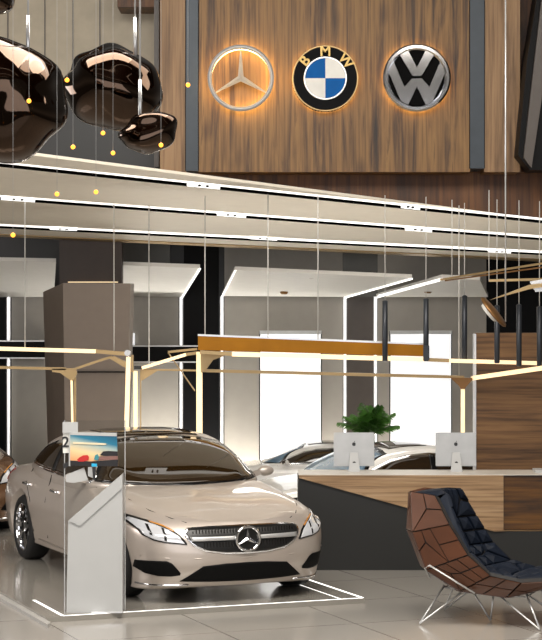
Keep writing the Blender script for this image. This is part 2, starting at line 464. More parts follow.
for ti, (ln_, groups, lab) in enumerate(tracks):
    mid = soff(271, line(ln_, 271))
    o = thing('track_light', mid, lab, 'track light', 'recessed light tracks')
    th = 3.4 - .6 * ti
    link('channel', MB().prism([soff(XL, line(ln_, XL), .002), soff(XR, line(ln_, XR), .002), soff(XR, line(ln_, XR) + th * .8, .002), soff(XL, line(ln_, XL) + th, .002)], SN * .004), 'slot', o)
    lw = (2.2, 2.2, 2.4)[ti]
    link('light_line', MB().prism([soff(XL, line(ln_, XL) - lw * .7, .001), soff(XR, line(ln_, XR) - lw, .001), soff(XR, line(ln_, XR), .001), soff(XL, line(ln_, XL), .001)], SN * .002), 'led_soft', o)
    for x0, x1 in groups:
        g = link('spotlight_block', MB().prism([soff(x0, line(ln_, x0) - .2, .006), soff(x1, line(ln_, x1) - .2, .006), soff(x1, line(ln_, x1) + th * .95, .006), soff(x0, line(ln_, x0) + th * .95, .006)], SN * .008), 'led', o)
        for k in (.38, .62):
            xm = x0 + (x1 - x0) * k
            link('spot_lens', MB().prism([soff(xm - 1.5, line(ln_, xm) + .9 , .0145), soff(xm + 1.5, line(ln_, xm) + .9 , .0145), soff(xm + 1.5, line(ln_, xm) + th * .7 , .0145), soff(xm - 1.5, line(ln_, xm) + th * .8, .0145)], SN * .006), 'slot', g)

# emblem wall: a timber box hanging above the soffit
DW = 24.0
def wpanel(x0, x1, y0, y1, m, d=DW, depth=1.4, nm=None):
    return MB().lohi((gx(x0, d), d, gz(y1, d)), (gx(x1, d), d + depth, gz(y0, d)))
struct(link('wall_emblem', wpanel(198, 470, -70, 172, None), 'logo_wood'))
struct(link('wall_emblem_left', wpanel(160, 186, -70, 172, None), 'side_wood'))
struct(link('wall_emblem_right', wpanel(484, 520, -70, 172, None), 'side_wood'))
for x0, x1, y1 in ((186, 198, 171), (470, 484, 168.5)):
    d = DW
    trim(MB().lohi((gx(x0, d), d - .02, gz(y1, d)), (gx(x1, d), d + 1.3, gz(-70, d))), 'steel_strip')
    trim(MB().lohi((gx(x0 - .8, d), d - .01, gz(y1, d)), (gx(x0, d), d + 1.3, gz(-70, d))), 'black')
    trim(MB().lohi((gx(x1, d), d - .01, gz(y1, d)), (gx(x1 + .8, d), d + 1.3, gz(-70, d))), 'black')
# dark timber wall under the box, its foot following the soffit
d0 = 24.5
xs = (gx(150, d0), gx(620, d0))
struct(link('wall_under_emblem', MB().prism([(xs[0], d0, gz(171.5, d0)), (xs[1], d0, gz(171.5, d0)), (xs[1], d0, soff_z(xs[1], d0) + .06), (xs[0], d0, soff_z(xs[0], d0) + .06)], (0, .1, 0)), 'dark_wood'))
# right: dark angled fin beyond the timber
d = 23.6
struct(link('wall_right_fin', MB().prism([at(546, -60, d), at(527, 60, d), at(518, 155, d), at(530, 170, d), at(640, 170, d), at(640, -60, d)], (0, .5, 0)), 'black'))
struct(link('trim_fin', MB().prism([at(541, 0, d - .01), at(530, 95, d - .01), at(523, 158, d - .01), at(531, 168, d - .01), at(541, 100, d - .01), at(552, 0, d - .01)], (0, -.06, 0)), 'brown_panel'))
struct(link('wall_upper_right', MB().lohi((gx(519, 24.4), 24.4, gz(172, 24.4)), (gx(660, 24.4), 24.5, gz(-60, 24.4))), 'dark_wood'))
# left: taupe panels above a charcoal band
d = 25.4
struct(link('wall_upper_left', MB().lohi((gx(-120, d), d, gz(95, d)), (gx(159.5, d), d + .3, gz(-80, d))), 'curtain'))
for x in (8, 45, 73, 100, 137):
    trim(MB().lohi((gx(x - .5, d), d - .02, gz(95, d)), (gx(x + .5, d), d, gz(-80, d))), 'brown_panel')
struct(link('wall_left_band', MB().prism([at(-120, 95, d), at(159.5, 95, d), (gx(159.5, d), d, soff_z(gx(159.5, d), d) + .08), (gx(-120, d), d, soff_z(gx(-120, d), d) + .08)], (0, .3, 0)), 'lowdark'))
trim(MB().lohi((gx(118, 24.8), 24.7, gz(8, 24.8)), (gx(159, 24.8), 25.3, gz(-40, 24.8))), 'dark_wood')
trim(MB().lohi((gx(155, 24.8), 24.6, gz(168, 24.8)), (gx(159.8, 24.8), 25.3, gz(-70, 24.8))), 'brown_panel')

# faceted column on the left
d = 26.6
def col_pts(y_front_top, xl, xm, xr, y_l, d):
    return [at(xl, y_l, d + .9), at(xm, y_front_top, d), at(xr, y_front_top + .4, d), (gx(xr, d) - .02, d + 1.0, gz(y_front_top, d))]
top = col_pts(283, 43, 63, 130.5, 292, d)
bot = [Vector((gx(50, d + .9), d + .9, LOW)), Vector((gx(66, d), d, LOW)), Vector((gx(124, d), d, LOW)), Vector((gx(123, d), d + 1, LOW))]
mb = MB(); n = 4
mb._faces(list(map(Vector, top)) + bot, [(0, 1, 2, 3), (7, 6, 5, 4)] + [(i, (i + 1) % 4, 4 + (i + 1) % 4, 4 + i) for i in range(4)])
struct(link('column', mb, 'column'))
trim(MB().lohi((gx(66, 26.55), 26.55, gz(372.6, 26.55)), (gx(124.5, 26.55), 26.62, gz(371.4, 26.55))), 'black')
trim(MB().lohi((gx(57, 26.9), 27.2, gz(300, 26.9)), (gx(120, 26.9), 27.5, soff_z(-2.4, 27.0) + .02)), 'column_dark')
o = thing('cove_light', at(93, 282, 27.1), 'warm light line on top of the faceted taupe column', 'light strip')
link('diffuser', MB().lohi(tuple(at(68, 282.6, 27.12)), tuple(at(118, 281.6, 27.16))), 'warm', o)

# timber partition on the right and the wall behind it
o = struct(link('wall_right', MB().lohi((gx(476, 22.6), 22.6, LOW if False else 0), (gx(700, 22.6), 22.75, gz(333, 22.6))), 'clad_wood'))
trim(MB().lohi((gx(474.3, 22.6), 22.58, 0), (gx(476, 22.6), 22.77, gz(334, 22.6))), 'satin')

# display platform with light lines
yaw_p = math.radians(21.6)
PC = at(63, 618, 17.67); PC.z = 0
ex = Vector((math.cos(yaw_p), math.sin(yaw_p), 0)); ey = Vector((-math.sin(yaw_p), math.cos(yaw_p), 0))
def pl(u, v, z=0): q = PC + ex * u + ey * v; return Vector((q.x, q.y, z))
PW, PL_ = 2.90, 6.1
plat = thing('display_platform', pl(PW / 2, PL_ / 2), 'low glossy grey platform with white light lines under the silver car', 'platform')
link('deck', MB().prism([pl(-.16, -.016, .0), pl(PW + .016, -.016, .0), pl(PW + .016, PL_, .0), pl(-.16, PL_, .0)], (0, 0, .05)), 'platform', plat)
link('edge_trim', MB().prism([pl(-.22, -.30, 0), pl(-.16, -.16, 0), pl(-.16, PL_, 0), pl(-.22, PL_, 0)], (0, 0, .03)), 'platform_edge', plat)
def strip(u0, v0, u1, v1, w=.022):
    link('light_line', MB().bar(pl(u0, v0, .045), pl(u1, v1, .045), .0115, w), 'led_floor', plat)
strip(0.0, 0, PW, 0, .028)
strip(PW, 0, PW, 2.6, .03)
strip(PW - .22, .02, PW - .22, 2.6, .014)
strip(0, 0, 0, 1.0, .03)

# ------------------------------------------------------------------ emblems
def disc(mb, c, r, y0, y1, n=64):
    return mb.lathe([(r, y0), (r, y1)], c, 'Y', n, smooth=False)
def ring(mb, c, r0, r1, y0, y1, n=72, bev=.012):
    prof = [(r0, y0), (r0, y1 + bev), (r0 + bev, y1), (r1 - bev, y1), (r1, y1 + bev), (r1, y0), (r0, y0)]
    s = mb; c = Vector(c); rings = []
    for rr, h in prof:
        rings.append([s.bm.verts.new(c + Vector((rr * math.cos(2 * math.pi * k / n), h, rr * math.sin(2 * math.pi * k / n)))) for k in range(n)])
    for A, B in zip(rings, rings[1:]):
        for k in range(n):
            f = s.bm.faces.new((A[k], A[(k + 1) % n], B[(k + 1) % n], B[k])); f.smooth = False; f.material_index = s.mi
    bmesh.ops.remove_doubles(s.bm, verts=s.bm.verts, dist=1e-5)
    return s
def star(mb, c, R, w, y0, y1):
    """three pointed star with a raised ridge"""
    c = Vector(c)
    for k in range(3):
        a = math.pi / 2 + k * 2 * math.pi / 3
        t = Vector((math.cos(a), 0, math.sin(a))); s_ = Vector((-math.sin(a), 0, math.cos(a)))
        tip = c + t * R; l = c + s_ * w * .5 + t * w * .288; r = c - s_ * w * .5 + t * w * .288
        base = Vector((0, y0, 0)); up = Vector((0, y1, 0)); em = Vector((0, (y0 + y1) / 2, 0))
        tl, tr_ = tip + s_ * w * .07, tip - s_ * w * .07
        vs = [c + up, l + em, tl + em, tip + (up + em) / 2, tr_ + em, r + em, c + base, l + base, tl + base, tr_ + base, r + base]
        mb._faces(vs, [(0, 1, 2, 3), (0, 3, 4, 5), (1, 7, 8, 2), (2, 8, 9, 4, 3), (4, 9, 10, 5), (6, 10, 9, 8, 7)])
    return mb

R_ = 33 / F * DW
# ring and star
c = at(241, 79.5, DW)
o = thing('wall_emblem_sign', c, 'backlit silver ring emblem with a three-pointed star on the timber wall', 'emblem', 'backlit round emblems')
mb = ring(MB(), c, R_ * .875, R_, -.14, -.20, bev=.02); ri = link('rim', mb, 'rim_silver', o)
link('star', star(MB(), c, R_ * .90, R_ * .17, -.15, -.21), 'rim_silver', o)
link('backlight', ring(MB(), c, R_ * .89, R_ * .97, -.02, -.11, bev=.005), 'warmglow', o)
# quartered roundel
c = at(325, 79.5, DW)
o = thing('wall_emblem_sign', c, 'backlit black ringed roundel with blue and white quarters on the timber wall', 'emblem', 'backlit round emblems')
link('plate', disc(MB(), c, R_, -.05, -.13), 'enamel_black', o)
link('rim', ring(MB(), c, R_ * .95, R_, -.05, -.14, bev=.006), 'brass', o)
link('inner_ring', ring(MB(), c, R_ * .60, R_ * .655, -.12, -.155, bev=.006), 'satin', o)
for k in range(4):
    mb = MB(); a0 = k * math.pi / 2
    pts = [c + Vector((0, -.125, 0))] + [c + Vector((R_ * .605 * math.cos(a0 + j * math.pi / 24), -.125, R_ * .605 * math.sin(a0 + j * math.pi / 24))) for j in range(13)]
    q = link('quarter', mb.prism(pts, (0, -.02, 0)), 'blue' if k in (1, 3) else 'enamel', o)
    q['label'] = 'blue quarter' if k in (1, 3) else 'white quarter'
link('backlight', ring(MB(), c, R_ * .88, R_ * .97, -.015, -.045, bev=.004), 'warmglow', o)
def text_mesh(ch, size, extr):
    cu = bpy.data.curves.new('lettering', 'FONT'); cu.body = ch; cu.size = size; cu.extrude = extr
    cu.align_x = 'CENTER'; cu.align_y = 'CENTER'; cu.offset = size * .018
    ob = bpy.data.objects.new('lettering', cu); C.objects.link(ob)
    dg = bpy.context.evaluated_depsgraph_get(); dg.update()
    me = bpy.data.meshes.new_from_object(ob.evaluated_get(dg))
    bpy.data.objects.remove(ob); bpy.data.curves.remove(cu)
    return me
def letter(ch, size, pos, roll, m, parent, extr=.008, name='letter', rz=0.0):
    me = text_mesh(ch, size, extr)
    me.transform(Matrix.Translation(pos) @ Matrix.Rotation(rz, 4, 'Z') @ Matrix.Rotation(roll, 4, 'Y') @ Matrix.Rotation(math.pi / 2, 4, 'X'))
    me.materials.clear(); me.materials.append(M[m]); me.name = name
    root = parent
    while root is not None and root.parent is not None: root = root.parent
    if root is not None: me.transform(Matrix.Translation(-root.location))
    ob = bpy.data.objects.new(name, me); C.objects.link(ob)
    if parent: ob.parent = parent
    return ob
for ch, ang in (('B', 140), ('M', 90), ('W', 40)):
    a = math.radians(ang)
    letter(ch, R_ * .44, c + Vector((R_ * .80 * math.cos(a), -.14, R_ * .80 * math.sin(a))), math.pi / 2 - a, 'gold', o, .01)
# ring with two stacked letter shapes
c = at(416, 79, DW); R3 = R_ * 1.02
o = thing('wall_emblem_sign', c, 'backlit chrome ring emblem with stacked chevron letters on black, timber wall', 'emblem', 'backlit round emblems')
link('plate', disc(MB(), c, R3 * .9, -.05, -.12), 'vwblack', o)
link('rim', ring(MB(), c, R3 * .82, R3, -.05, -.17, bev=.02), 'chrome', o)
def glyph(pts): return MB().prism([Vector((c.x + x * R3, c.y - .125, c.z + z * R3)) for x, z in pts], (0, -.03, 0))
link('letter_v', glyph([(-.52, .70), (-.27, .82), (0, .30), (.27, .82), (.52, .70), (.13, .05), (-.13, .05)]), 'chrome', o)
link('letter_w', glyph([(-.86, .22), (-.70, .50), (-.37, -.28), (-.15, -.03), (.15, -.03), (.37, -.28), (.70, .50), (.86, .22), (.46, -.72), (.27, -.82), (0, -.26), (-.27, -.82), (-.46, -.72)]), 'chrome', o)
link('backlight', ring(MB(), c, R3 * .86, R3 * .95, -.015, -.045, bev=.004), 'warmglow', o)

# ------------------------------------------------------------------ smoked glass pendants and fairy lights
def blob(px, py, rx, ry, d, tilt, seed, label, cab):
    c = at(px, py, d); sx = rx / F * d; sz = ry / F * d
    o = thing('glass_pendant', c, label, 'pendant lamp', 'smoked molten glass pendants')
    rnd = random.Random(seed)
    dirs = [Vector((rnd.uniform(-1, 1), rnd.uniform(-1, .3), rnd.uniform(-1, 1))).normalized() for _ in range(6)]
    mb = MB()
    bmesh.ops.create_icosphere(mb.bm, subdivisions=5, radius=1)
    for v in mb.bm.verts:
        p = v.co.copy(); k = 1.0
        for i, dd in enumerate(dirs):
            t = p.dot(dd)
            k += (.11 if i % 2 else -.17) * math.exp(-((1 - t) / .22) ** 2 * 1.2)
        k += .045 * math.sin(4.2 * p.x + 2.6 * p.z + 1.6 * math.sin(2.4 * p.z - 1.3 * p.x + seed) + seed) + .02 * math.sin(7 * p.z - 3 * p.x + 2 * seed)
        q = p * k
        q = Matrix.Rotation(tilt, 3, 'Y') @ Vector((q.x * sx, q.y * (sx + sz) / 2, q.z * sz))
        v.co = q + c
    for f in mb.bm.faces: f.smooth = True
    link('glass_shade', mb, 'blob', o)
    t = c + Vector(((cab - px) / F * d, 0, sz * .8))
    link('ceiling_cable', MB().tube([t, t + Vector((0, 0, 2.6))], .006, 8), 'cable', o)
    link('cable_sleeve', MB().tube([t - Vector((0, 0, .1)), t + Vector((0, 0, .22))], .012, 10), 'steel_wire', o)
blob(9, 98, 58, 58, 12.1, .1, 3, 'largest smoked copper glass pendant, cut off by the left edge', 28)
blob(110, 85, 52, 44, 13.6, .45, 11, 'lumpy smoked copper glass pendant hanging in the middle, with flowing ripples', 135)
blob(147, 131, 29, 21, 12.8, -.2, 5, 'smallest smoked copper glass pendant, low beside the timber wall', 140)
blob(-8, -10, 26, 26, 12.6, 0, 8, 'smoked glass pendant barely showing in the top left corner', -8)
fl = [(67, 80, 'in front of the left rim of the middle glass pendant', 10.8), (29, 101, 'in front of the largest glass pendant', 10.9),
      (103, 133, 'just under the middle glass pendant', 11.3), (73, 147, 'low between the largest and the middle glass pendant', 11.0),
      (113, 153, 'lowest one under the middle glass pendant', 11.5), (161, 145, 'in front of the smallest glass pendant', 11.1),
      (188, 85, 'in front of the steel strip on the timber wall', 11.2), (57, 194, 'in front of the pale soffit, left of its twin', 10.7),
      (96, 192, 'in front of the pale soffit, right of its twin', 11.0), (13, 235, 'lowest of all, at the far left under the soffit', 10.6)]
for i, (px, py, where, d) in enumerate(fl):
    p = at(px, py, d)
    o = thing('fairy_light', p, 'tiny amber bulb, ' + where, 'string light', 'amber fairy lights on wires')
    link('bulb', MB().sphere(p, .0125, 12, 8), 'bulb', o)
    link('wire', MB().tube([p + Vector((0, 0, .012)), p + Vector((0, 0, gz(-40, d) - p.z))], .0011, 6), 'cable', o)
# ------------------------------------------------------------------ brass light fixtures
def cable_to_soffit(px, py, d, parent, r=.007):
    p = at(px, py, d); zt = soff_z(p.x, p.y)
    link('suspension_cable', MB().tube([p, Vector((p.x, p.y, zt - .012))], r, 6), 'cable', parent)
D1 = 23.4
def B(mb, x0, y0, x1, y1, d, w, t=.05, d2=None):
    return mb.bar(at(x0, y0, d), at(x1, y1, d2 or d), w, t)
def bracket(pts, d, parent, m='brass', t=.05):
    return link('bracket', MB().prism([at(x, y, d - t / 2) for x, y in pts], (0, t, 0)), m, parent)
o = thing('linear_chandelier', at(100, 360, D1), 'angular brass light fixture on the left, in front of the taupe column', 'chandelier')
link('light_tube', B(MB(), -40, 347.5, 96, 351.3, D1, .045), 'warm', o)
link('arm', B(MB(), 96, 351.3, 128, 354, D1, .045), 'brass', o)
link('arm', B(MB(), -40, 366.5, 66, 368.8, D1 + .1, .032), 'brass', o)
bracket([(52, 369), (76, 368), (77, 374), (73, 381), (70, 380), (60, 373), (52, 372)], D1 + .1, o)
link('light_tube', B(MB(), 71.6, 380, 72.6, 430, D1 + .1, .022), 'warm', o)
link('post', B(MB(), 75.2, 376, 75.2, 430, D1 + .14, .022), 'brass', o)
link('arm', B(MB(), 76, 368.5, 112, 356.5, D1 + .06, .028), 'brass', o)
bracket([(109, 358), (114, 356), (126, 362), (126, 368), (122, 366)], D1 + .03, o)
link('joint', MB().lathe([(.035, -.03), (.04, 0), (.035, .03)], at(127.5, 353, D1), 'Y', 16), 'steel_wire', o)
link('light_tube', B(MB(), 128.5, 357, 126.5, 430, D1, .05), 'warm', o)
link('light_tube', B(MB(), 135.5, 371, 135.5, 430, D1 + .06, .045), 'warm', o)
link('post', B(MB(), 132.4, 355, 132.4, 372, D1 - .02, .026), 'brass', o)
link('post', B(MB(), 140.8, 370, 140.6, 430, D1 + .1, .014), 'brass', o)
link('joint', MB().box(at(138, 367.5, D1 + .05), (.09, .06, .04)), 'darkgrey', o)
bracket([(140.5, 369.5), (158, 370.5), (141.5, 381)], D1 + .08, o)
link('light_tube', B(MB(), 142, 368, 186, 354.5, D1 + .02, .036), 'warm', o)
link('arm', B(MB(), 186, 354.5, 199, 352.5, D1 + .02, .034), 'brass', o)
link('arm', B(MB(), 168, 352, 197, 349, D1 + .2, .026), 'brass', o)
link('arm', B(MB(), 168, 352.4, 195, 391, D1 + .24, .012), 'brass', o)
link('arm', B(MB(), 140, 369.4, 197, 370.5, D1 + .12, .02), 'brass', o)
for x, y in ((114, 352.5), (149, 365)): cable_to_soffit(x, y, D1, o)
cable_to_soffit(25, 348, D1, o)

DR = 22.42
o = thing('linear_chandelier', at(330, 372, DR), 'angular brass light fixture on the right, hung over the desk', 'chandelier')
link('post', B(MB(), 199.4, 352, 199.4, 437, DR + .02, .066), 'warm', o)
bracket([(200.5, 350), (224, 353), (224, 356), (213, 360), (206, 370), (202, 373), (201, 372)], DR - .05, o)
link('arm', B(MB(), 202, 370.5, 464, 377.2, DR, .034), 'brass', o)
bracket([(450, 377.5), (474, 378), (466, 387), (465, 389), (461, 389), (459, 386)], DR - .02, o, 'bronze')
link('light_tube', B(MB(), 462.8, 389, 462.8, 437, DR, .04), 'warm', o)
link('light_tube', B(MB(), 473, 378, 560, 365.5, DR, .042, d2=DR - 2.0), 'warm', o)
for x, y in ((205, 350), (459, 377)): cable_to_soffit(x, y, DR, o)

D2 = 22.1
o = thing('linear_pendant', at(313, 348, D2), 'long amber beam pendant with a glowing underside above the white cars', 'pendant lamp')
link('beam', MB().prism([at(198, 335.5, D2), at(427, 344.5, D2), at(427, 356.5, D2), at(198, 350, D2)], (0, .06, 0)), 'amber', o)
link('top_rail', MB().bar(at(198, 335, D2 + .03), at(427, 344, D2 + .03), .02, .07), 'satin', o)
link('light_tube', MB().bar(at(232, 354, D2 + .03), at(424, 359.5, D2 + .03), .05, .05), 'warm', o)
link('arm', MB().bar(at(200, 352, D2 + .03), at(232, 354, D2 + .03), .04, .05), 'brass', o)
link('light_tube', MB().bar(at(449, 360.6, D2 + .03), at(560, 363.8, D2 + .03), .042, .05), 'warm', o)
link('arm', MB().bar(at(424, 359.5, D2 + .03), at(449, 360.6, D2 + .03), .04, .05), 'brass', o)
for x, y in ((268, 338), (318, 340)): cable_to_soffit(x, y, D2, o)

cyls = [(385, 301, 361, 'leftmost of the slim graphite tube pendants, in front of the amber beam'), (426, 299, 361, 'slim graphite tube pendant at the right end of the amber beam'),
        (464.5, 296, 361, 'slim graphite tube pendant left of the timber partition'), (497, 306, 363, 'slim graphite tube pendant under the tilted brass disc'),
        (519, 305, 366, 'slim graphite tube pendant second from the right edge'), (539.5, 307, 367, 'slim graphite tube pendant at the right edge')]
for x, y0, y1, lab in cyls:
    d = 22.2 if x == 464.5 else 21.85
    o = thing('tube_pendant', at(x, y1, d), lab, 'pendant lamp', 'slim graphite tube pendants')
    link('tube', MB().lathe([(.026, 0), (.03, .006), (.03, gz(y0, d) - gz(y1, d)), (.012, gz(y0, d) - gz(y1, d) + .01)], at(x, y1, d), 'Z', 18), 'cyl', o)
    link('lens', MB().lathe([(.02, -.004), (.022, .0)], at(x, y1, d), 'Z', 14), 'steel_wire', o)
    cable_to_soffit(x, y0, d, o, .005)
link('collar', MB().lohi(tuple(at(423.4, 360, 21.77)), tuple(at(429.2, 345.5, 21.81))), 'cyl', bpy.data.objects['tube_pendant.001'])

o = thing('linear_chandelier', at(500, 285, 21), 'crossing brass and white light arms high at the right edge', 'chandelier')
link('light_tube', MB().bar(at(378, 296.5, 22.0), at(441, 279.5, 22.0), .03, .04), 'led_soft', o)
link('arm', MB().bar(at(441, 279.5, 22.0), at(570, 259, 20.6), .022, .05), 'brass', o)
link('arm', MB().bar(at(446, 280.5, 22.0), at(570, 263.5, 21.0), .016, .05), 'bronze', o)
link('arm', MB().bar(at(489, 280.6, 21.2), at(570, 278.5, 21.2), .026, .05), 'brass', o)
link('arm', MB().prism([at(490, 300, 20.6), at(530, 284.6, 20.6), at(570, 280, 20.6), at(570, 283, 20.6), at(530, 289, 20.6)], (0, .05, 0)), 'brass', o)
link('diffuser', MB().prism([at(530, 281.5, 20.7), at(560, 276, 20.7), at(560, 290, 20.7), at(536, 292, 20.7)], (0, .04, 0)), 'steel_wire', o)
cable_to_soffit(489, 281, 21.2, o, .005); cable_to_soffit(452, 279, 22.0, o, .006)
o = thing('disc_pendant', at(494, 312, 19.0), 'tilted brass disc lamp on a bright rod, upper right', 'pendant lamp')
mb = MB(); cc = at(493.5, 312, 19.0)
Rm = Matrix.Rotation(math.radians(50), 3, 'Y') @ Matrix.Rotation(math.radians(12), 3, 'X')
mb.lathe([(.17, -.012), (.182, 0), (.17, .014), (.02, .03)], (0, 0, 0), 'Z', 36)
for v in mb.bm.verts: v.co = Rm @ v.co + cc
link('disc', mb, 'bronze', o)
mb = MB(); mb.lathe([(.10, -.05), (.11, -.02), (.11, -.012)], (-.02, 0, 0), 'Z', 28)
for v in mb.bm.verts: v.co = Rm @ v.co + cc
link('diffuser', mb, 'enamel', o)
p = at(505.5, 322, 19.0)
link('rod', MB().tube([p, Vector((p.x, p.y, gz(-60, 19.0)))], .008, 8), 'steel_wire', o)

# ------------------------------------------------------------------ cars
def catmull(P, n):
    """interpolate list of tuples, n subdivisions per span"""
    out = []
    for i in range(len(P) - 1):
        p0 = P[max(0, i - 1)]; p1 = P[i]; p2 = P[i + 1]; p3 = P[min(len(P) - 1, i + 2)]
        for k in range(n):
            t = k / n
            out.append(tuple(.5 * (2 * b + (c_ - a) * t + (2 * a - 5 * b + 4 * c_ - d_) * t * t + (3 * b - a - 3 * c_ + d_) * t ** 3) for a, b, c_, d_ in zip(p0, p1, p2, p3)))
    out.append(P[-1]); return out
def interp(tab, x):
    if x <= tab[0][0]: return tab[0][1]
    for i, ((x0, y0), (x1, y1)) in enumerate(zip(tab, tab[1:])):
        if x <= x1:
            t = (x - x0) / (x1 - x0)
            m0 = (tab[i + 1][1] - tab[i - 1][1]) / (tab[i + 1][0] - tab[i - 1][0]) if i > 0 else (y1 - y0) / (x1 - x0)
            m1 = (tab[i + 2][1] - tab[i][1]) / (tab[i + 2][0] - tab[i][0]) if i + 2 < len(tab) else (y1 - y0) / (x1 - x0)
            h = x1 - x0
            return (2 * t ** 3 - 3 * t * t + 1) * y0 + (t ** 3 - 2 * t * t + t) * h * m0 + (-2 * t ** 3 + 3 * t * t) * y1 + (t ** 3 - t * t) * h * m1
    return tab[-1][1]
CL = 5.10                                          # car length
SF, SR, WR = 0.88, 3.86, 0.345                     # axle stations and wheel radius
ZT = [(0, .735), (.12, .775), (.35, .83), (.8, .90), (1.3, .965), (1.7, 1.00), (2.4, 1.0), (3.4, 1.01), (4.1, 1.02), (4.7, .965), (5.1, .86)]
ZB = [(0, .165), (.25, .13), (.5, .12), (.8, .15), (1.2, .19), (3.6, .20), (4.5, .22), (5.1, .34)]
def half_w(s):
    W = .955
    if s < .80: return W * max(1e-4, (1 - (1 - s / .80) ** 3.2)) ** (1 / 2.6)
    e = CL - s
    if e < 1.0: return W * max(1e-4, (1 - (1 - e / 1.0) ** 2.8)) ** (1 / 2.5) if e > 0 else .01
    return W
LEAN = [(.15, -.10), (.25, -.04), (.34, .0), (.45, .01), (.55, -.01), (.66, -.05), (.74, -.11), (.85, -.2)]
def body_mesh():
    ss = []
    k = 34
    for i in range(k): ss.append(1.1 * (i / k) ** 2.2 + .0015)
    for i in range(52): ss.append(1.1 + (CL - 1.0 - 1.1) * i / 52)
    for i in range(k + 1): ss.append(CL - .0015 - 1.0 * ((k - i) / k) ** 2.2)
    rows = []
    for s in ss:
        w = half_w(s); zt = interp(ZT, s); zb = interp(ZB, s)
        side = min(1.0, w / .9)
        crown = .075 * side
        ctl = [(0, zt), (.40 * w, zt - .006), (.72 * w, zt - .022 * side + .012 * (s < 1.6)), (.87 * w, zt - crown * .75), (.955 * w, zt - crown - .075),
               (.99 * w, .70 if zt > .8 else zt - .15), (w, .58), (.985 * w, .44), (.965 * w, .32), (.95 * w, zb + .055), (.90 * w, zb), (.5 * w, zb - .005), (0, zb - .005)]
        # keep heights ordered near the ends
        for i in range(1, len(ctl)):
            if ctl[i][1] > ctl[i - 1][1]: ctl[i] = (ctl[i][0], ctl[i - 1][1] + (0.012 if i == 2 and s < 1.6 else -.004))
        half = catmull(ctl, 5)
        row = []
        fade = max(0, 1 - s / .9)
        for y, z in half:
            dx = interp(LEAN, z) * fade ** 1.3
            row.append(Vector((-s + dx, y, z)))
        full = row + [Vector((p.x, -p.y, p.z)) for p in reversed(row[1:-1])]
        rows.append(full)
    mb = MB(); mb.grid(rows, True, True)
    bm = mb.bm; bm.verts.ensure_lookup_table(); n = len(rows[0])
    for st in (0, len(rows) - 1):
        h_ = n // 2
        for j in range(h_):
            q_ = [bm.verts[st * n + j], bm.verts[st * n + j + 1], bm.verts[st * n + (n - j - 1) % n], bm.verts[st * n + (n - j) % n]]
            q_ = list(dict.fromkeys(q_))
            if len(q_) > 2: f = bm.faces.new(q_); f.smooth = True
    bmesh.ops.recalc_face_normals(bm, faces=bm.faces)
    return mb
ZR = [(1.36, .955), (1.5, 1.04), (1.75, 1.17), (2.05, 1.30), (2.3, 1.378), (2.6, 1.425), (2.95, 1.437), (3.3, 1.415), (3.7, 1.345), (4.05, 1.25), (4.4, 1.14), (4.8, 1.0)]
def green_w(s):
    W = .885
    a = s - 1.36; b = 4.80 - s
    w = W
    if a < .9: w = W * max(1e-4, 1 - (1 - a / .9) ** 3.4) ** (1 / 2.7)
    if b < 1.7: w = min(w, W * max(1e-4, 1 - (1 - b / 1.7) ** 2.4) ** (1 / 2.2))
    return w
def roof_mesh():
    ss = [1.3605 + 1.2 * (i / 30) ** 2 for i in range(30)] + [2.56 + .6 * i / 14 for i in range(14)] + [4.7995 - 1.64 * ((30 - i) / 30) ** 1.8 for i in range(31)]
    rows = []
    for s in ss:
        w = green_w(s); zr = interp(ZR, s); zb = .86; h = zr - .93
        wr = w * .77
        ctl = [(0, zr), (.45 * wr, zr - .006 * h * 2), (.80 * wr, zr - .035 * h * 2), (wr * 1.0, zr - .085 * h * 2), ((wr + w) / 2, zr - .24 * h * 2 if h > 0 else zr - .02), (w * .985, min(.99, zr - .03)), (w, min(.93, zr - .06)), (w, zb)]
        half = catmull(ctl, 5)
        row = [Vector((-s, y, z)) for y, z in half]
        rows.append(row[::-1][:-1] + [Vector((p.x, -p.y, p.z)) for p in row])
    mb = MB(); mb.grid(rows, True, False); bmesh.ops.recalc_face_normals(mb.bm, faces=mb.bm.faces); return mb

def bvh_of(bms):
    V = []; Fc = []
    for bm in bms:
        o = len(V); bm.verts.index_update()
        V += [v.co.copy() for v in bm.verts]; Fc += [[v.index + o for v in f.verts] for f in bm.faces]
    return BVHTree.FromPolygons(V, Fc)

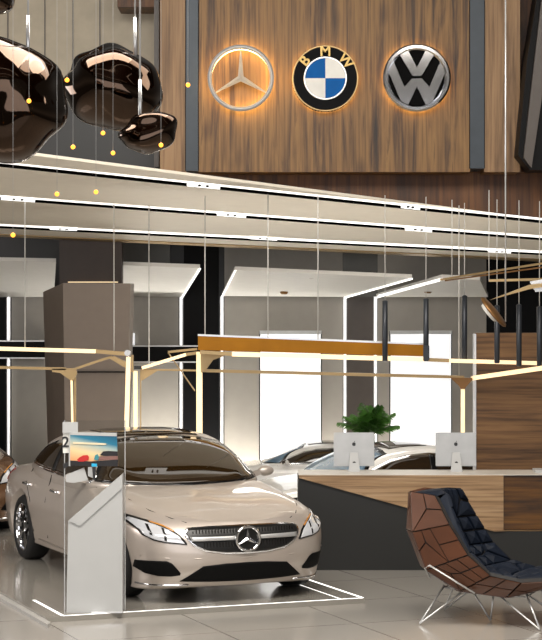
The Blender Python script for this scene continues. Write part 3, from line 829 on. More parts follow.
def patch(bvh, chainA, chainB, proj, off, nu=24, nv=8, thick=.006):
    """sheet stretched between two outline chains, laid on the body by casting along an axis"""
    def resample(ch, n):
        L = [0]
        for p, q in zip(ch, ch[1:]): L.append(L[-1] + math.dist(p, q))
        out = []
        for i in range(n + 1):
            t = L[-1] * i / n
            for j in range(len(ch) - 1):
                if t <= L[j + 1] + 1e-9:
                    k = (t - L[j]) / max(1e-9, L[j + 1] - L[j]); break
            out.append(tuple(a + (b - a) * k for a, b in zip(ch[j], ch[j + 1])))
        return out
    A, Bc = resample(chainA, nu), resample(chainB, nu)
    rows = []; nrm = []
    for j in range(nv + 1):
        row = []; nr = []
        for i in range(nu + 1):
            a = A[i][0] + (Bc[i][0] - A[i][0]) * j / nv; b = A[i][1] + (Bc[i][1] - A[i][1]) * j / nv
            if proj == 'front': o, d = Vector((2, a, b)), Vector((-1, 0, 0))
            elif proj == 'left': o, d = Vector((a, 3, b)), Vector((0, -1, 0))
            elif proj == 'right': o, d = Vector((a, -3, b)), Vector((0, 1, 0))
            elif proj == 'top': o, d = Vector((a, b, 3)), Vector((0, 0, -1))
            elif proj == 'rear': o, d = Vector((-8, a, b)), Vector((1, 0, 0))
            h = bvh.ray_cast(o, d)
            if h[0] is None:
                row.append(row[-1] if row else None); nr.append(nr[-1] if nr else Vector((1, 0, 0))); continue
            nn = h[1] if h[1].dot(d) < 0 else -h[1]
            row.append(h[0]); nr.append(nn)
        for i in range(len(row) - 1, -1, -1):
            if row[i] is None: row[i] = row[i + 1]; nr[i] = nr[i + 1]
        rows.append(row); nrm.append(nr)
    mb = MB()
    top = [[p + q * (off + thick) for p, q in zip(r, n_)] for r, n_ in zip(rows, nrm)]
    low = [[p + q * (off - .012) for p, q in zip(r, n_)] for r, n_ in zip(rows, nrm)]
    V1 = [[mb.bm.verts.new(p) for p in r] for r in top]; V2 = [[mb.bm.verts.new(p) for p in r] for r in low]
    for i in range(nv):
        for j in range(nu):
            f = mb.bm.faces.new((V1[i][j], V1[i][j + 1], V1[i + 1][j + 1], V1[i + 1][j])); f.smooth = True
            mb.bm.faces.new((V2[i][j], V2[i + 1][j], V2[i + 1][j + 1], V2[i][j + 1]))
    edge = [(0, j) for j in range(nu)] + [(i, nu) for i in range(nv)] + [(nv, j) for j in range(nu, 0, -1)] + [(i, 0) for i in range(nv, 0, -1)]
    for a, b in zip(edge, edge[1:] + edge[:1]):
        mb.bm.faces.new((V1[a[0]][a[1]], V2[a[0]][a[1]], V2[b[0]][b[1]], V1[b[0]][b[1]]))
    return mb
def mir(ch): return [(-a, b) for a, b in ch]
def arc_line(bvh, pts, proj, r, off=.004):
    """thin tube following the body through the given outline points"""
    out = []
    for a, b in pts:
        if proj == 'front': o, d = Vector((2, a, b)), Vector((-1, 0, 0))
        elif proj == 'left': o, d = Vector((a, 3, b)), Vector((0, -1, 0))
        else: o, d = Vector((a, -3, b)), Vector((0, 1, 0))
        h = bvh.ray_cast(o, d)
        if h[0] is not None: out.append(h[0] - d * off)
    return MB().tube(out, r, 8)

def wheel(mbs, s, side):
    """tyre, rim in car coordinates"""
    yo = .935 * side
    t = MB(); c = Vector((-s, 0, WR))
    t.lathe([(WR - .085, yo - .235 * side), (WR - .03, yo - .235 * side), (WR, yo - .20 * side), (WR, yo - .035 * side), (WR - .02, yo - .006 * side), (WR - .085, yo), (WR - .085, yo - .235 * side)], c, 'Y', 48, True, False)
    r = MB()
    r.lathe([(WR - .088, yo - .20 * side), (WR - .088, yo - .005 * side), (WR - .105, yo - .012 * side), (WR - .115, yo - .05 * side), (WR - .115, yo - .2 * side), (WR - .088, yo - .2 * side)], c, 'Y', 48, True, False)
    for k in range(10):
        a = 2 * math.pi * (k // 2) / 5 + (.16 if k % 2 else -.16) + .3
        d = Vector((math.cos(a), 0, math.sin(a)))
        r.bar(c + d * .05 + Vector((0, yo - .03 * side, 0)), c + d * (WR - .10) + Vector((0, yo - .022 * side, 0)), .034, .03)
    r.lathe([(.07, yo - .06 * side), (.07, yo - .022 * side), (.05, yo - .012 * side)], c, 'Y', 24)
    k = MB(); k.lathe([(WR - .11, yo - .12 * side), (WR - .11, yo - .10 * side)], c, 'Y', 32)
    return t, r, k

CARCACHE = {}
def car_parts():
    if CARCACHE: return CARCACHE
    body, roof = body_mesh(), roof_mesh()
    bv = bvh_of([body.bm, roof.bm])
    P = []                                            # (name, parent key, mesh builder, material, label)
    def add(key, name, mb, m, parent=None, label=None): P.append((key, name, mb, m, parent, label))
    fb = []
    wind_top = [(-.60, 1.318), (-.42, 1.358), (-.2, 1.379), (0, 1.384), (.2, 1.379), (.42, 1.358), (.60, 1.318)]
    wind_low = [(-.80, 1.012), (-.55, .995), (-.25, .985), (0, .982), (.25, .985), (.55, .995), (.80, 1.012)]
    add('ws', 'windshield', patch(bv, wind_top, wind_low, 'front', .004, 36, 18), 'glass_dark')
    add('wsb', 'windshield_frame', patch(bv, [(a * 1.035, b + .012) for a, b in wind_top], [(a * 1.03, b - .012) for a, b in wind_low], 'front', 0, 36, 18), 'trim_black')
    rear_top = [(-.42, 1.30), (0, 1.34), (.42, 1.30)]; rear_low = [(-.52, 1.10), (0, 1.11), (.52, 1.10)]
    add('rw', 'rear_window', patch(bv, rear_top, rear_low, 'rear', .004, 24, 10), 'glass_dark')
    for sd in (1, -1):
        pj = 'left' if sd > 0 else 'right'
        up = [(-1.82, 1.03), (-2.05, 1.14), (-2.3, 1.235), (-2.6, 1.295), (-2.95, 1.31), (-3.3, 1.285), (-3.65, 1.215), (-3.95, 1.125), (-4.08, 1.06)]
        lo = [(-1.82, 1.0), (-2.2, 1.0), (-2.6, 1.005), (-3.0, 1.015), (-3.4, 1.03), (-3.8, 1.045), (-4.08, 1.055)]
        add('cr%d' % sd, 'window_trim', patch(bv, [(a, b + .02) for a, b in up], [(a, b - .022) for a, b in lo], pj, .0, 40, 8), 'chrome', None, 'chrome window surround')
        add('sw%d' % sd, 'side_window', patch(bv, up, lo, pj, .004, 40, 8), 'glass_dark')
        add('pl%d' % sd, 'door_pillar', patch(bv, [(-2.93, 1.30), (-3.01, 1.30)], [(-2.90, 1.01), (-3.0, 1.01)], pj, .012, 4, 8), 'trim_black')
        for s0 in (2.62, 3.58):
            add('dh%d%d' % (sd, s0 * 10), 'door_handle', MB().tube([Vector((-s0 + .11, sd * .945, .83)), Vector((-s0 + .05, sd * .98, .835)), Vector((-s0 - .06, sd * .98, .84)), Vector((-s0 - .12, sd * .945, .842))], .015, 8), 'chrome', None, 'chrome door handle')
        add('dl%d' % sd, 'door_seam', arc_line(bv, [(-1.72, .95), (-1.70, .7), (-1.72, .35), (-1.9, .30)], pj, .005, 0), 'trim_black')
        add('dm%d' % sd, 'door_seam', arc_line(bv, [(-2.98, .97), (-2.99, .7), (-2.97, .32)], pj, .005, 0), 'trim_black')
        add('dn%d' % sd, 'door_seam', arc_line(bv, [(-3.78, .98), (-3.72, .84), (-3.5, .66), (-3.44, .34)], pj, .005, 0), 'trim_black')
        # head lamps
        ht = [(.535, .565), (.58, .635), (.66, .70), (.76, .748), (.86, .785), (.905, .80)]
        hl = [(.535, .55), (.60, .558), (.70, .567), (.79, .588), (.87, .635), (.92, .755)]
        if sd < 0: ht, hl = mir(ht), mir(hl)
        add('hb%d' % sd, 'headlight_bezel', patch(bv, ht, hl, 'front', .001, 24, 10), 'lamp_dark')
        def shrink(ch, k, o):
            cx = sd * .74; cz = .665
            return [(cx + (a - cx) * k + o[0] * sd, cz + (b - cz) * k + o[1]) for a, b in ch]
        add('hl%d' % sd, 'headlight', patch(bv, shrink(ht, .86, (-.005, -.014)), shrink(hl, .90, (-.005, 0)), 'front', .006, 24, 10), 'lamp_white', 'hb%d' % sd)
        add('hd%d' % sd, 'indicator', patch(bv, [(sd * .62, .672), (sd * .70, .722), (sd * .78, .752)], [(sd * .63, .662), (sd * .70, .708), (sd * .78, .74)], 'front', .008, 10, 3), 'indicator', 'hb%d' % sd, 'amber indicator strip')
        for cy_, cz_, w_ in ((.70, .635, .055), (.80, .675, .045)):
            add('hp%d%d' % (sd, cy_ * 100), 'projector_lens', patch(bv, [(sd * (cy_ - .006), cz_ + w_), (sd * (cy_ + .012), cz_ + w_ + .006)], [(sd * (cy_ - .006), cz_ - w_), (sd * (cy_ + .012), cz_ - w_ + .01)], 'front', .008, 4, 6), 'lamp_dark', 'hb%d' % sd)
        # corner intakes and bright lip
        it = [(.585, .295), (.66, .385), (.70, .405), (.80, .405), (.90, .40)]
        il = [(.585, .275), (.66, .262), (.75, .265), (.84, .285), (.90, .335)]
        if sd < 0: it, il = mir(it), mir(il)
        add('ci%d' % sd, 'corner_intake', patch(bv, it, il, 'front', .001, 20, 8), 'intake')
        lp = [(sd * y, z) for y, z in ((.50, .178), (.6, .174), (.7, .172), (.8, .174), (.88, .182), (.93, .195))]
        add('lp%d' % sd, 'bumper_lip', arc_line(bv, lp, 'front', .011, .004), 'chrome', None, 'bright lower lip')
        add('fs%d' % sd, 'hood_seam', arc_line(bv, [(sd * .50, .742), (sd * .60, .775), (sd * .72, .83), (sd * .765, .90)], 'front', .004, 0), 'trim_black')
        # mirrors
        mm = MB(); mm.sphere(Vector((-1.93, sd * 1.0, 1.03)), .07, 20, 14, (.7, 1.2, .75)); mm.bar(Vector((-1.93, sd * .80, .98)), Vector((-1.93, sd * .94, 1.02)), .05, .05)
        add('mi%d' % sd, 'door_mirror', mm, 'PAINT')
        # tail lamps
        tt = [(sd * .50, .90), (sd * .86, .93)]; tl = [(sd * .50, .80), (sd * .88, .80)]
        add('tl%d' % sd, 'tail_light', patch(bv, tt, tl, 'rear', .003, 12, 4), 'red')
        # lower sill line
        add('sl%d' % sd, 'sill_line', arc_line(bv, [(-1.35, .27), (-2.2, .265), (-3.3, .275)], pj, .008, .002), 'PAINT')
        for s0, nm in ((SF, 'f'), (SR, 'r')):
            t, r, k = wheel(None, s0, sd)
            add('ty%s%d' % (nm, sd), 'wheel', t, 'tyre')
            add('ri%s%d' % (nm, sd), 'alloy_rim', r, 'chrome', 'ty%s%d' % (nm, sd), 'bright alloy rim')
            add('br%s%d' % (nm, sd), 'brake_disc', k, 'lamp_dark', 'ty%s%d' % (nm, sd))
    # grille
    gt = [(-.535, .655), (-.50, .688), (-.3, .698), (0, .70), (.3, .698), (.50, .688), (.535, .655)]
    gl = [(-.535, .64), (-.49, .565), (-.40, .50), (-.2, .472), (0, .465), (.2, .472), (.40, .50), (.49, .565), (.535, .64)]
    gl = [(-.535, .64), (-.47, .548), (-.37, .50), (-.2, .474), (0, .467), (.2, .474), (.37, .50), (.47, .548), (.535, .64)]
    add('gs', 'grille_surround', patch(bv, [(a * 1.03, b + .012) for a, b in gt], [(a * 1.03, b - .012) for a, b in gl], 'front', .0, 36, 8), 'chrome', None, 'thin chrome grille surround')
    add('gr', 'grille', patch(bv, gt, gl, 'front', .004, 36, 8), 'grille')
    bar_ = MB()
    for z0, hw in ((.597, .505),):
        b1 = patch(bv, [(-hw, z0 + .017), (0, z0 + .017), (hw, z0 + .017)], [(-hw * .98, z0 - .017), (0, z0 - .017), (hw * .98, z0 - .017)], 'front', .022, 30, 3)
    add('gb', 'grille_bar', b1, 'satin', 'gr', 'silver cross bar')
    gm = MB(); gm2 = MB()
    for k in range(-17, 18):
        y = k * .028
        h = bv.ray_cast(Vector((2, y, .65)), Vector((-1, 0, 0)))
        gm.box(h[0] + Vector((.009, 0, 0)), (.008, .007, .07 if abs(y) < .46 else .04))
        if abs(y) < .40:
            h = bv.ray_cast(Vector((2, y, .535)), Vector((-1, 0, 0))); gm2.box(h[0] + Vector((.009, 0, 0)), (.008, .006, .07))
    add('gm', 'grille_mesh', gm, 'lamp_dark', 'gr'); add('gn', 'grille_mesh', gm2, 'lamp_dark', 'gr')
    h = bv.ray_cast(Vector((2, 0, .595)), Vector((-1, 0, 0)))[0]
    st = MB(); ring(st, (0, 0, 0), .098, .122, .0, -.03, 48, .006)
    st2 = MB(); star(st2, (0, 0, 0), .104, .034, 0, -.03)
    dsk = MB(); disc(dsk, (0, 0, 0), .10, .03, .012, 32)
    RX = Matrix.Rotation(math.radians(90), 3, 'Z')
    for q in (st, st2, dsk):
        for v in q.bm.verts: v.co = RX @ v.co + h + Vector((.045, 0, 0))
    add('em', 'badge_ring', st, 'chrome', 'gr', 'chrome badge ring'); add('es', 'badge_star', st2, 'chrome', 'gr', 'chrome three-pointed star'); add('ed', 'badge_back', dsk, 'grille', 'gr')
    # lower intake
    lt = [(-.40, .355), (-.2, .372), (0, .376), (.2, .372), (.40, .355)]; ll = [(-.58, .215), (-.3, .205), (0, .20), (.3, .205), (.58, .215)]
    add('li', 'lower_intake', patch(bv, lt, ll, 'front', .001, 28, 8), 'intake')
    add('np', 'bumper_crease', arc_line(bv, [(-.88, .445), (-.7, .43), (-.45, .425), (0, .42), (.45, .425), (.7, .43), (.88, .445)], 'front', .008, -.002), 'PAINT')
    add('sr', 'sunroof', patch(bv, [(-2.42, -.46), (-2.40, 0), (-2.42, .46)], [(-3.05, -.46), (-3.05, 0), (-3.05, .46)], 'top', .003, 20, 10), 'glass_dark', None, 'dark glass sunroof')
    # mirror, wipers
    add('wi', 'wiper', MB().tube([Vector((-1.50, -.1, 1.02)), Vector((-1.56, .25, 1.045)), Vector((-1.70, .55, 1.06))], .009, 6), 'trim_black')
    # cut the wheel arches
    cut = MB()
    for s0 in (SF, SR):
        for sd in (1, -1):
            cut.lathe([(WR + .048, .52 * sd), (WR + .048, 1.3 * sd)], Vector((-s0, 0, WR + .005)), 'Y', 48)
    bmesh.ops.recalc_face_normals(cut.bm, faces=cut.bm.faces)
    def tmp(mb_, nm):
        me = bpy.data.meshes.new(nm); mb_.bm.to_mesh(me); ob = bpy.data.objects.new(nm, me); C.objects.link(ob); return ob
    ob, oc = tmp(body, 'body'), tmp(cut, 'cutter')
    ob.data.materials.append(M['paint']); ob.data.materials.append(M['well'])
    for p in oc.data.polygons: p.material_index = 1
    oc.data.materials.append(M['paint']); oc.data.materials.append(M['well'])
    md = ob.modifiers.new('cut', 'BOOLEAN'); md.object = oc; md.operation = 'DIFFERENCE'; md.solver = 'EXACT'
    dg = bpy.context.evaluated_depsgraph_get(); dg.update()
    me = bpy.data.meshes.new_from_object(ob.evaluated_get(dg))
    bpy.data.objects.remove(ob); bpy.data.objects.remove(oc)
    CARCACHE['body'] = me
    CARCACHE['roof'] = roof
    CARCACHE['parts'] = []
    me2 = bpy.data.meshes.new('roof'); roof.bm.to_mesh(me2); CARCACHE['roof'] = me2
    for key, name, mb_, m, par, lab in P:
        bmesh.ops.recalc_face_normals(mb_.bm, faces=mb_.bm.faces)
        q = bpy.data.meshes.new(name); mb_.bm.to_mesh(q); mb_.bm.free()
        CARCACHE['parts'].append((key, name, q, m, par, lab))
    return CARCACHE
def build_car(name, nose, head, paint, label, cat, scale=1.0, badge=True, glass=None, wide=1.0):
    """nose: world point under the front tip; head: heading vector (x, y)"""
    cp = car_parts()
    rz = math.atan2(head[1], head[0])
    o = thing(name, nose, label, cat, None, rz); o.scale = (scale, scale * wide, scale)
    def put(nm, me, m, par, lab=None):
        q = me.copy(); q.materials.clear()
        if nm == 'body': q.materials.append(M[paint]); q.materials.append(M['well'])
        else: q.materials.append(M[paint if m == 'PAINT' else m])
        b = bpy.data.objects.new(nm, q); C.objects.link(b); b.parent = par
        if lab: b['label'] = lab
        return b
    put('body', cp['body'], 'PAINT', o); put('roof', cp['roof'], 'PAINT', o)
    made = {}
    for key, nm, me, m, par, lab in cp['parts']:
        if not badge and nm.startswith('badge'): continue
        if glass and nm == 'windshield': m = glass
        made[key] = put(nm, me, m, made[par] if par else o, lab)
    return o
a = math.radians(24)
build_car('sedan', (-.225, 18.42, .0515), (math.sin(a), -math.cos(a)), 'paint', 'champagne silver four-door saloon on the low lit platform in the foreground', 'car', 1.0, True, None, 1.045)
build_car('coupe', (-.57, 24.5, LOW), (-.9, -.436), 'white_paint', 'white coupe behind the reception desk, its dark side window to the right', 'car', .86, False, 'glass_reflect')
build_car('compact_car', (-1.05, 29.9, LOW), (-1, -.02), 'white_paint', 'farthest white car, its windows showing beyond the white coupe windscreen', 'car', .66, False, 'glass_reflect')
build_car('parked_car', (-3.80, 23.75, 0), (math.sin(a), -math.cos(a)), 'brown_paint', 'brown car behind the silver saloon at the left edge', 'car', 1.12, False)

# ------------------------------------------------------------------ reception desk and what stands on it
DD = 21.0
def XZ(pts, d): return [at(x, y, d) for x, y in pts]
desk = thing('reception_desk', Vector((gx(400, DD), DD + .4, 0)), 'long reception desk with oak front and angular charcoal base', 'desk')
zb0 = .0
dark = [Vector((gx(298, DD), DD + .02, .0)), Vector((gx(298, DD), DD + .02, gz(477.5, DD))), at(410, 508.5, DD + .02), at(496, 531, DD + .02), Vector((gx(640, DD), DD + .02, gz(531, DD))), Vector((gx(640, DD), DD + .02, 0))]
link('base', MB().prism(dark, (0, .55, 0)), 'desk_dark', desk)
wd = XZ([(299, 475.3), (503.5, 475.3), (503.5, 530.5), (494, 530.5), (410, 507.5), (299, 477.3)], DD)
link('front_panel', MB().prism(wd, (0, .05, 0)), 'desk_wood', desk)
link('edge_strip', MB().prism(XZ([(299, 476.8), (410, 507), (494, 530), (504, 530), (504, 531.2), (494, 531.4), (410, 508.6), (299, 478)], DD - .012), (0, .03, 0)), 'desk_wood', desk)
link('edge_strip', MB().lohi(tuple(at(504, 531.4, DD + .02)), tuple(at(640, 529.6, DD + .1))), 'desk_wood', desk)
link('cabinet_front', MB().lohi((gx(503.5, DD), DD + .03, gz(529.8, DD)), (gx(640, DD), DD + .2, gz(476, DD))), 'cab_wood', desk)
zt = gz(475.3, DD)
link('worktop', MB().lohi((gx(298.5, DD), DD, zt), (gx(640, DD), DD + .60, zt + .008)), 'worktop', desk)
zt += .008
def monitor(px, label, yaw=0):
    d = 21.42
    c = Vector((gx(px, d), d, zt))
    o = thing('desktop_computer', c, label, 'computer', 'silver desktop computers on the desk')
    R = Matrix.Rotation(yaw, 3, 'Z') @ Matrix.Rotation(math.radians(-4), 3, 'X')
    w, h = .435, .36
    s = MB(); s.box((0, 0, 0), (w, .022, h)); s.bevel(.006, 2)
    for v in s.bm.verts: v.co = R @ v.co + c + Vector((0, .02, .052 + h / 2))
    link('screen_back', s, 'alu', o)
    s = MB(); s.box((0, 0, 0), (w * .95, .004, h * .82))
    for v in s.bm.verts: v.co = R @ (v.co + Vector((0, .0125, .03))) + c + Vector((0, .02, .052 + h / 2))
    link('display', s, 'trim_black', o)
    s = MB(); s.prism([Vector((-.04, 0, .20)), Vector((.04, 0, .20)), Vector((.062, -.0, .0)), Vector((-.062, 0, .0))], (0, -.012, 0))
    for v in s.bm.verts: v.co = Matrix.Rotation(yaw, 3, 'Z') @ (v.co + Vector((0, -.012 - (.2 - v.co.z) * .25, 0))) + c
    st = link('stand', s, 'white', o)
    s = MB(); s.box((0, -.03, .004), (.125, .12, .008))
    for v in s.bm.verts: v.co = v.co + c
    link('foot', s, 'white', o)
    s = MB(); s.lathe([(.018, -.006), (.018, .0)], (0, 0, 0), 'Y', 18)
    for v in s.bm.verts: v.co = v.co + c + Vector((0, -.045, .09))
    link('cable_hole', s, 'text_dark', st)
    # fruit mark: bitten round body with a small leaf
    pts = []
    for k in range(28):
        t = 2 * math.pi * k / 28
        r = .020 * (1 - .12 * abs(math.sin(t)) ** 8)
        x, z = r * math.cos(t), r * math.sin(t) * 1.08
        dd = math.hypot(x - .024, z - .002)
        if dd < .009: x -= (.009 - dd)
        pts.append(Vector((x, 0, z)))
    s = MB(); s.prism(pts, (0, -.003, 0))
    s.prism([Vector((.001, 0, .024)), Vector((.009, 0, .028)), Vector((.010, 0, .036)), Vector((.002, 0, .032))], (0, -.003, 0))
    for v in s.bm.verts: v.co = R @ (v.co + Vector((0, -.0115, .055))) + c + Vector((0, .02, .052 + h / 2))
    link('logo', s, 'text_dark', o)
monitor(354, 'silver desktop computer seen from behind, in front of the palm')
monitor(456, 'silver desktop computer seen from behind, beside the timber partition')
# pale card and strip on the worktop
p = at(538, 472, 21.4)
o = recentre(link('paper_stack', MB().lohi((gx(533, 21.4), 21.2, zt), (gx(548, 21.4), 21.45, zt + .03)), 'white')); tag(o, 'small white paper stack on the desk at the right edge', 'papers')

# potted palm behind the white coupe
pc = Vector((gx(371, 28.5), 28.5, LOW))
palm = thing('potted_palm', pc, 'bushy green potted palm rising behind the left computer', 'plant')
pot = link('pot', MB().lathe([(.16, 0), (.2, .02), (.25, .45), (.27, .46), (.27, .5), (.24, .5), (.23, .44)], pc, 'Z', 32), 'pot', palm)
link('soil', MB().lathe([(.235, .43), (.235, .45)], pc, 'Z', 24), 'soil', pot)
link('trunk', MB().tube([pc + Vector((0, 0, .44)), pc + Vector((.02, 0, .9)), pc + Vector((0, 0, 1.18))], [.05, .045, .05], 12), 'stem', palm)
rnd = random.Random(4)
base = pc + Vector((0, 0, 1.12))
for k in range(26):
    az = 2 * math.pi * k / 26 * 3 + rnd.uniform(-.2, .2); el = rnd.uniform(.5, 1.5); L = rnd.uniform(.46, .74)
    out = Vector((math.cos(az), math.sin(az) * .75, 0))
    pts = []
    for i in range(9):
        t = i / 8
        pts.append(base + out * (L * t * math.cos(el) * .85) + Vector((0, 0, L * (t * math.sin(el) - .30 * t * t))))
    mb = MB(); mb.mi = 0; mb.tube(pts, [.008 * (1 - .8 * i / 8) + .001 for i in range(9)], 5)
    for i in range(2, 9):
        for q in range(3):
            t = (i - 1 + q / 3) / 8; j = min(7, int(t * 8)); f_ = t * 8 - j
            p0 = pts[j].lerp(pts[j + 1], f_); tg = (pts[j + 1] - pts[j]).normalized()
            sd = tg.cross(Vector((0, 0, 1))).normalized()
            ll = .21 * math.sin(math.pi * min(1, .18 + .8 * t)) + .03
            for s_ in (-1, 1):
                dr = (tg * .75 + sd * s_ + Vector((0, 0, -.25 - rnd.uniform(0, .25)))).normalized()
                wv = tg * .012
                m1 = p0 + dr * ll * .45; e = p0 + dr * ll + Vector((0, 0, -.03))
                up = Vector((0, 0, .006))
                mb._faces([p0 - wv * .4, p0 + wv * .4, m1 + wv + up, m1 - wv + up, e], [(0, 1, 2, 3), (3, 2, 4)])
    link('frond', mb, 'leaf', palm, recalc=False)

# ------------------------------------------------------------------ information stand on the platform corner
dk = 17.82; ZP = .0515
kx0, kx1 = gx(66.5, dk), gx(122.5, dk)
st = thing('information_stand', Vector(((kx0 + kx1) / 2, dk + .12, ZP)), 'white slant-topped information stand with a clear panel in front of the silver car', 'stand')
link('pedestal', MB().prism([Vector((kx0, dk, ZP)), Vector((kx1, dk, ZP)), Vector((kx1, dk, gz(474, dk))), Vector((kx0 + .015, dk, gz(521, dk)))], (0, .16, 0)), 'white', st)
link('slanted_ledge', MB().prism([at(69, 521, dk - .012), at(122.3, 474.3, dk - .012), at(122.3, 488, dk - .012), at(80, 526, dk - .012)], (0, .012, 0)), 'white', st)
link('base_strip', MB().lohi((kx0 + .22, dk - .01, ZP), (kx1, dk + .15, ZP + .012)), 'satin', st)  # satin strip along the pedestal foot
cp_ = link('clear_panel', MB().lohi((gx(62.5, dk), dk + .165, ZP), (gx(124, dk), dk + .177, gz(421.5, dk))), 'acrylic', st)
for x in (62.7, 123.7):
    link('panel_edge', MB().lohi((gx(x - .45, dk), dk + .16, ZP), (gx(x + .45, dk), dk + .182, gz(421.5, dk))), 'steel_wire', cp_)
link('top_card', MB().lohi(tuple(at(62.6, 433, dk + .14)), tuple(at(78, 422, dk + .15))), 'white', st)
def flat(name, pts, d, m, parent, t=.004): return link(name, MB().prism([at(x, y, d) for x, y in pts], (0, t, 0)), m, parent)
dp = dk + .12
po = flat('poster', [(70.2, 434.8), (116.8, 436.3), (118, 466.4), (70.2, 465.6)], dp, 'sunset', st, .02)
flat('poster_margin', [(69.6, 432.2), (116.6, 433), (116.8, 436.3), (70, 435)], dp - .002, 'white', st, .02)
flat('poster_margin', [(68.8, 432.2), (70.2, 432.2), (70.2, 466), (68.8, 466)], dp - .002, 'white', st, .02)
flat('printed_road', [(70.2, 460.5), (90, 461.5), (118, 459.5), (118, 466.4), (70.2, 465.6)], dp - .006, 'road', po)
flat('printed_streak', [(73, 442), (104, 443.2), (107, 444), (104, 445), (73, 443.8)], dp - .006, 'streak', po)
flat('printed_red_car', [(77, 459.5), (80, 457), (83, 455.5), (87.5, 455), (89, 457), (88.5, 460), (84, 461.5), (78, 461.5)], dp - .008, 'car_red', po)
flat('printed_teal_patch', [(94, 459.5), (95, 455.5), (97.5, 454), (99, 457), (98, 460.5)], dp - .008, 'teal_print', po)
flat('printed_skyline', [(100, 455), (103, 451.5), (108, 451), (117.5, 451.5), (117.7, 456), (104, 456)], dp - .007, 'road', po)
flat('printed_plain', [(99, 456.5), (117.7, 456), (117.8, 459.6), (98, 460.5)], dp - .0065, 'rust', po)
flat('blue_tag', [(91.5, 463.5), (97, 463.8), (97, 466.8), (91.5, 466.5)], dp - .01, 'sky_blue', st)
flat('poster_clip', [(92.5, 467), (95.8, 467), (95.4, 480), (93, 480)], dp - .004, 'text_dark', st)
flat('leaflet', [(88, 467), (92, 467), (93, 478), (88, 476)], dp, 'alu', st)
flat('leaflet', [(66, 475), (84, 467.5), (88, 480), (74, 483), (66, 482)], dp + .02, 'white', st)
flat('side_card', [(62.9, 433), (69.4, 433), (69.4, 453), (62.9, 453)], dk + .158, 'enamel', st)
letter('2', .135, at(65.6, 442.5, dk + .154), 0, 'text_dark', st, .002, 'lettering')
flat('dark_card', [(62.8, 464), (68.5, 461.5), (68.5, 466), (63.5, 469)], dk + .15, 'text_dark', st)

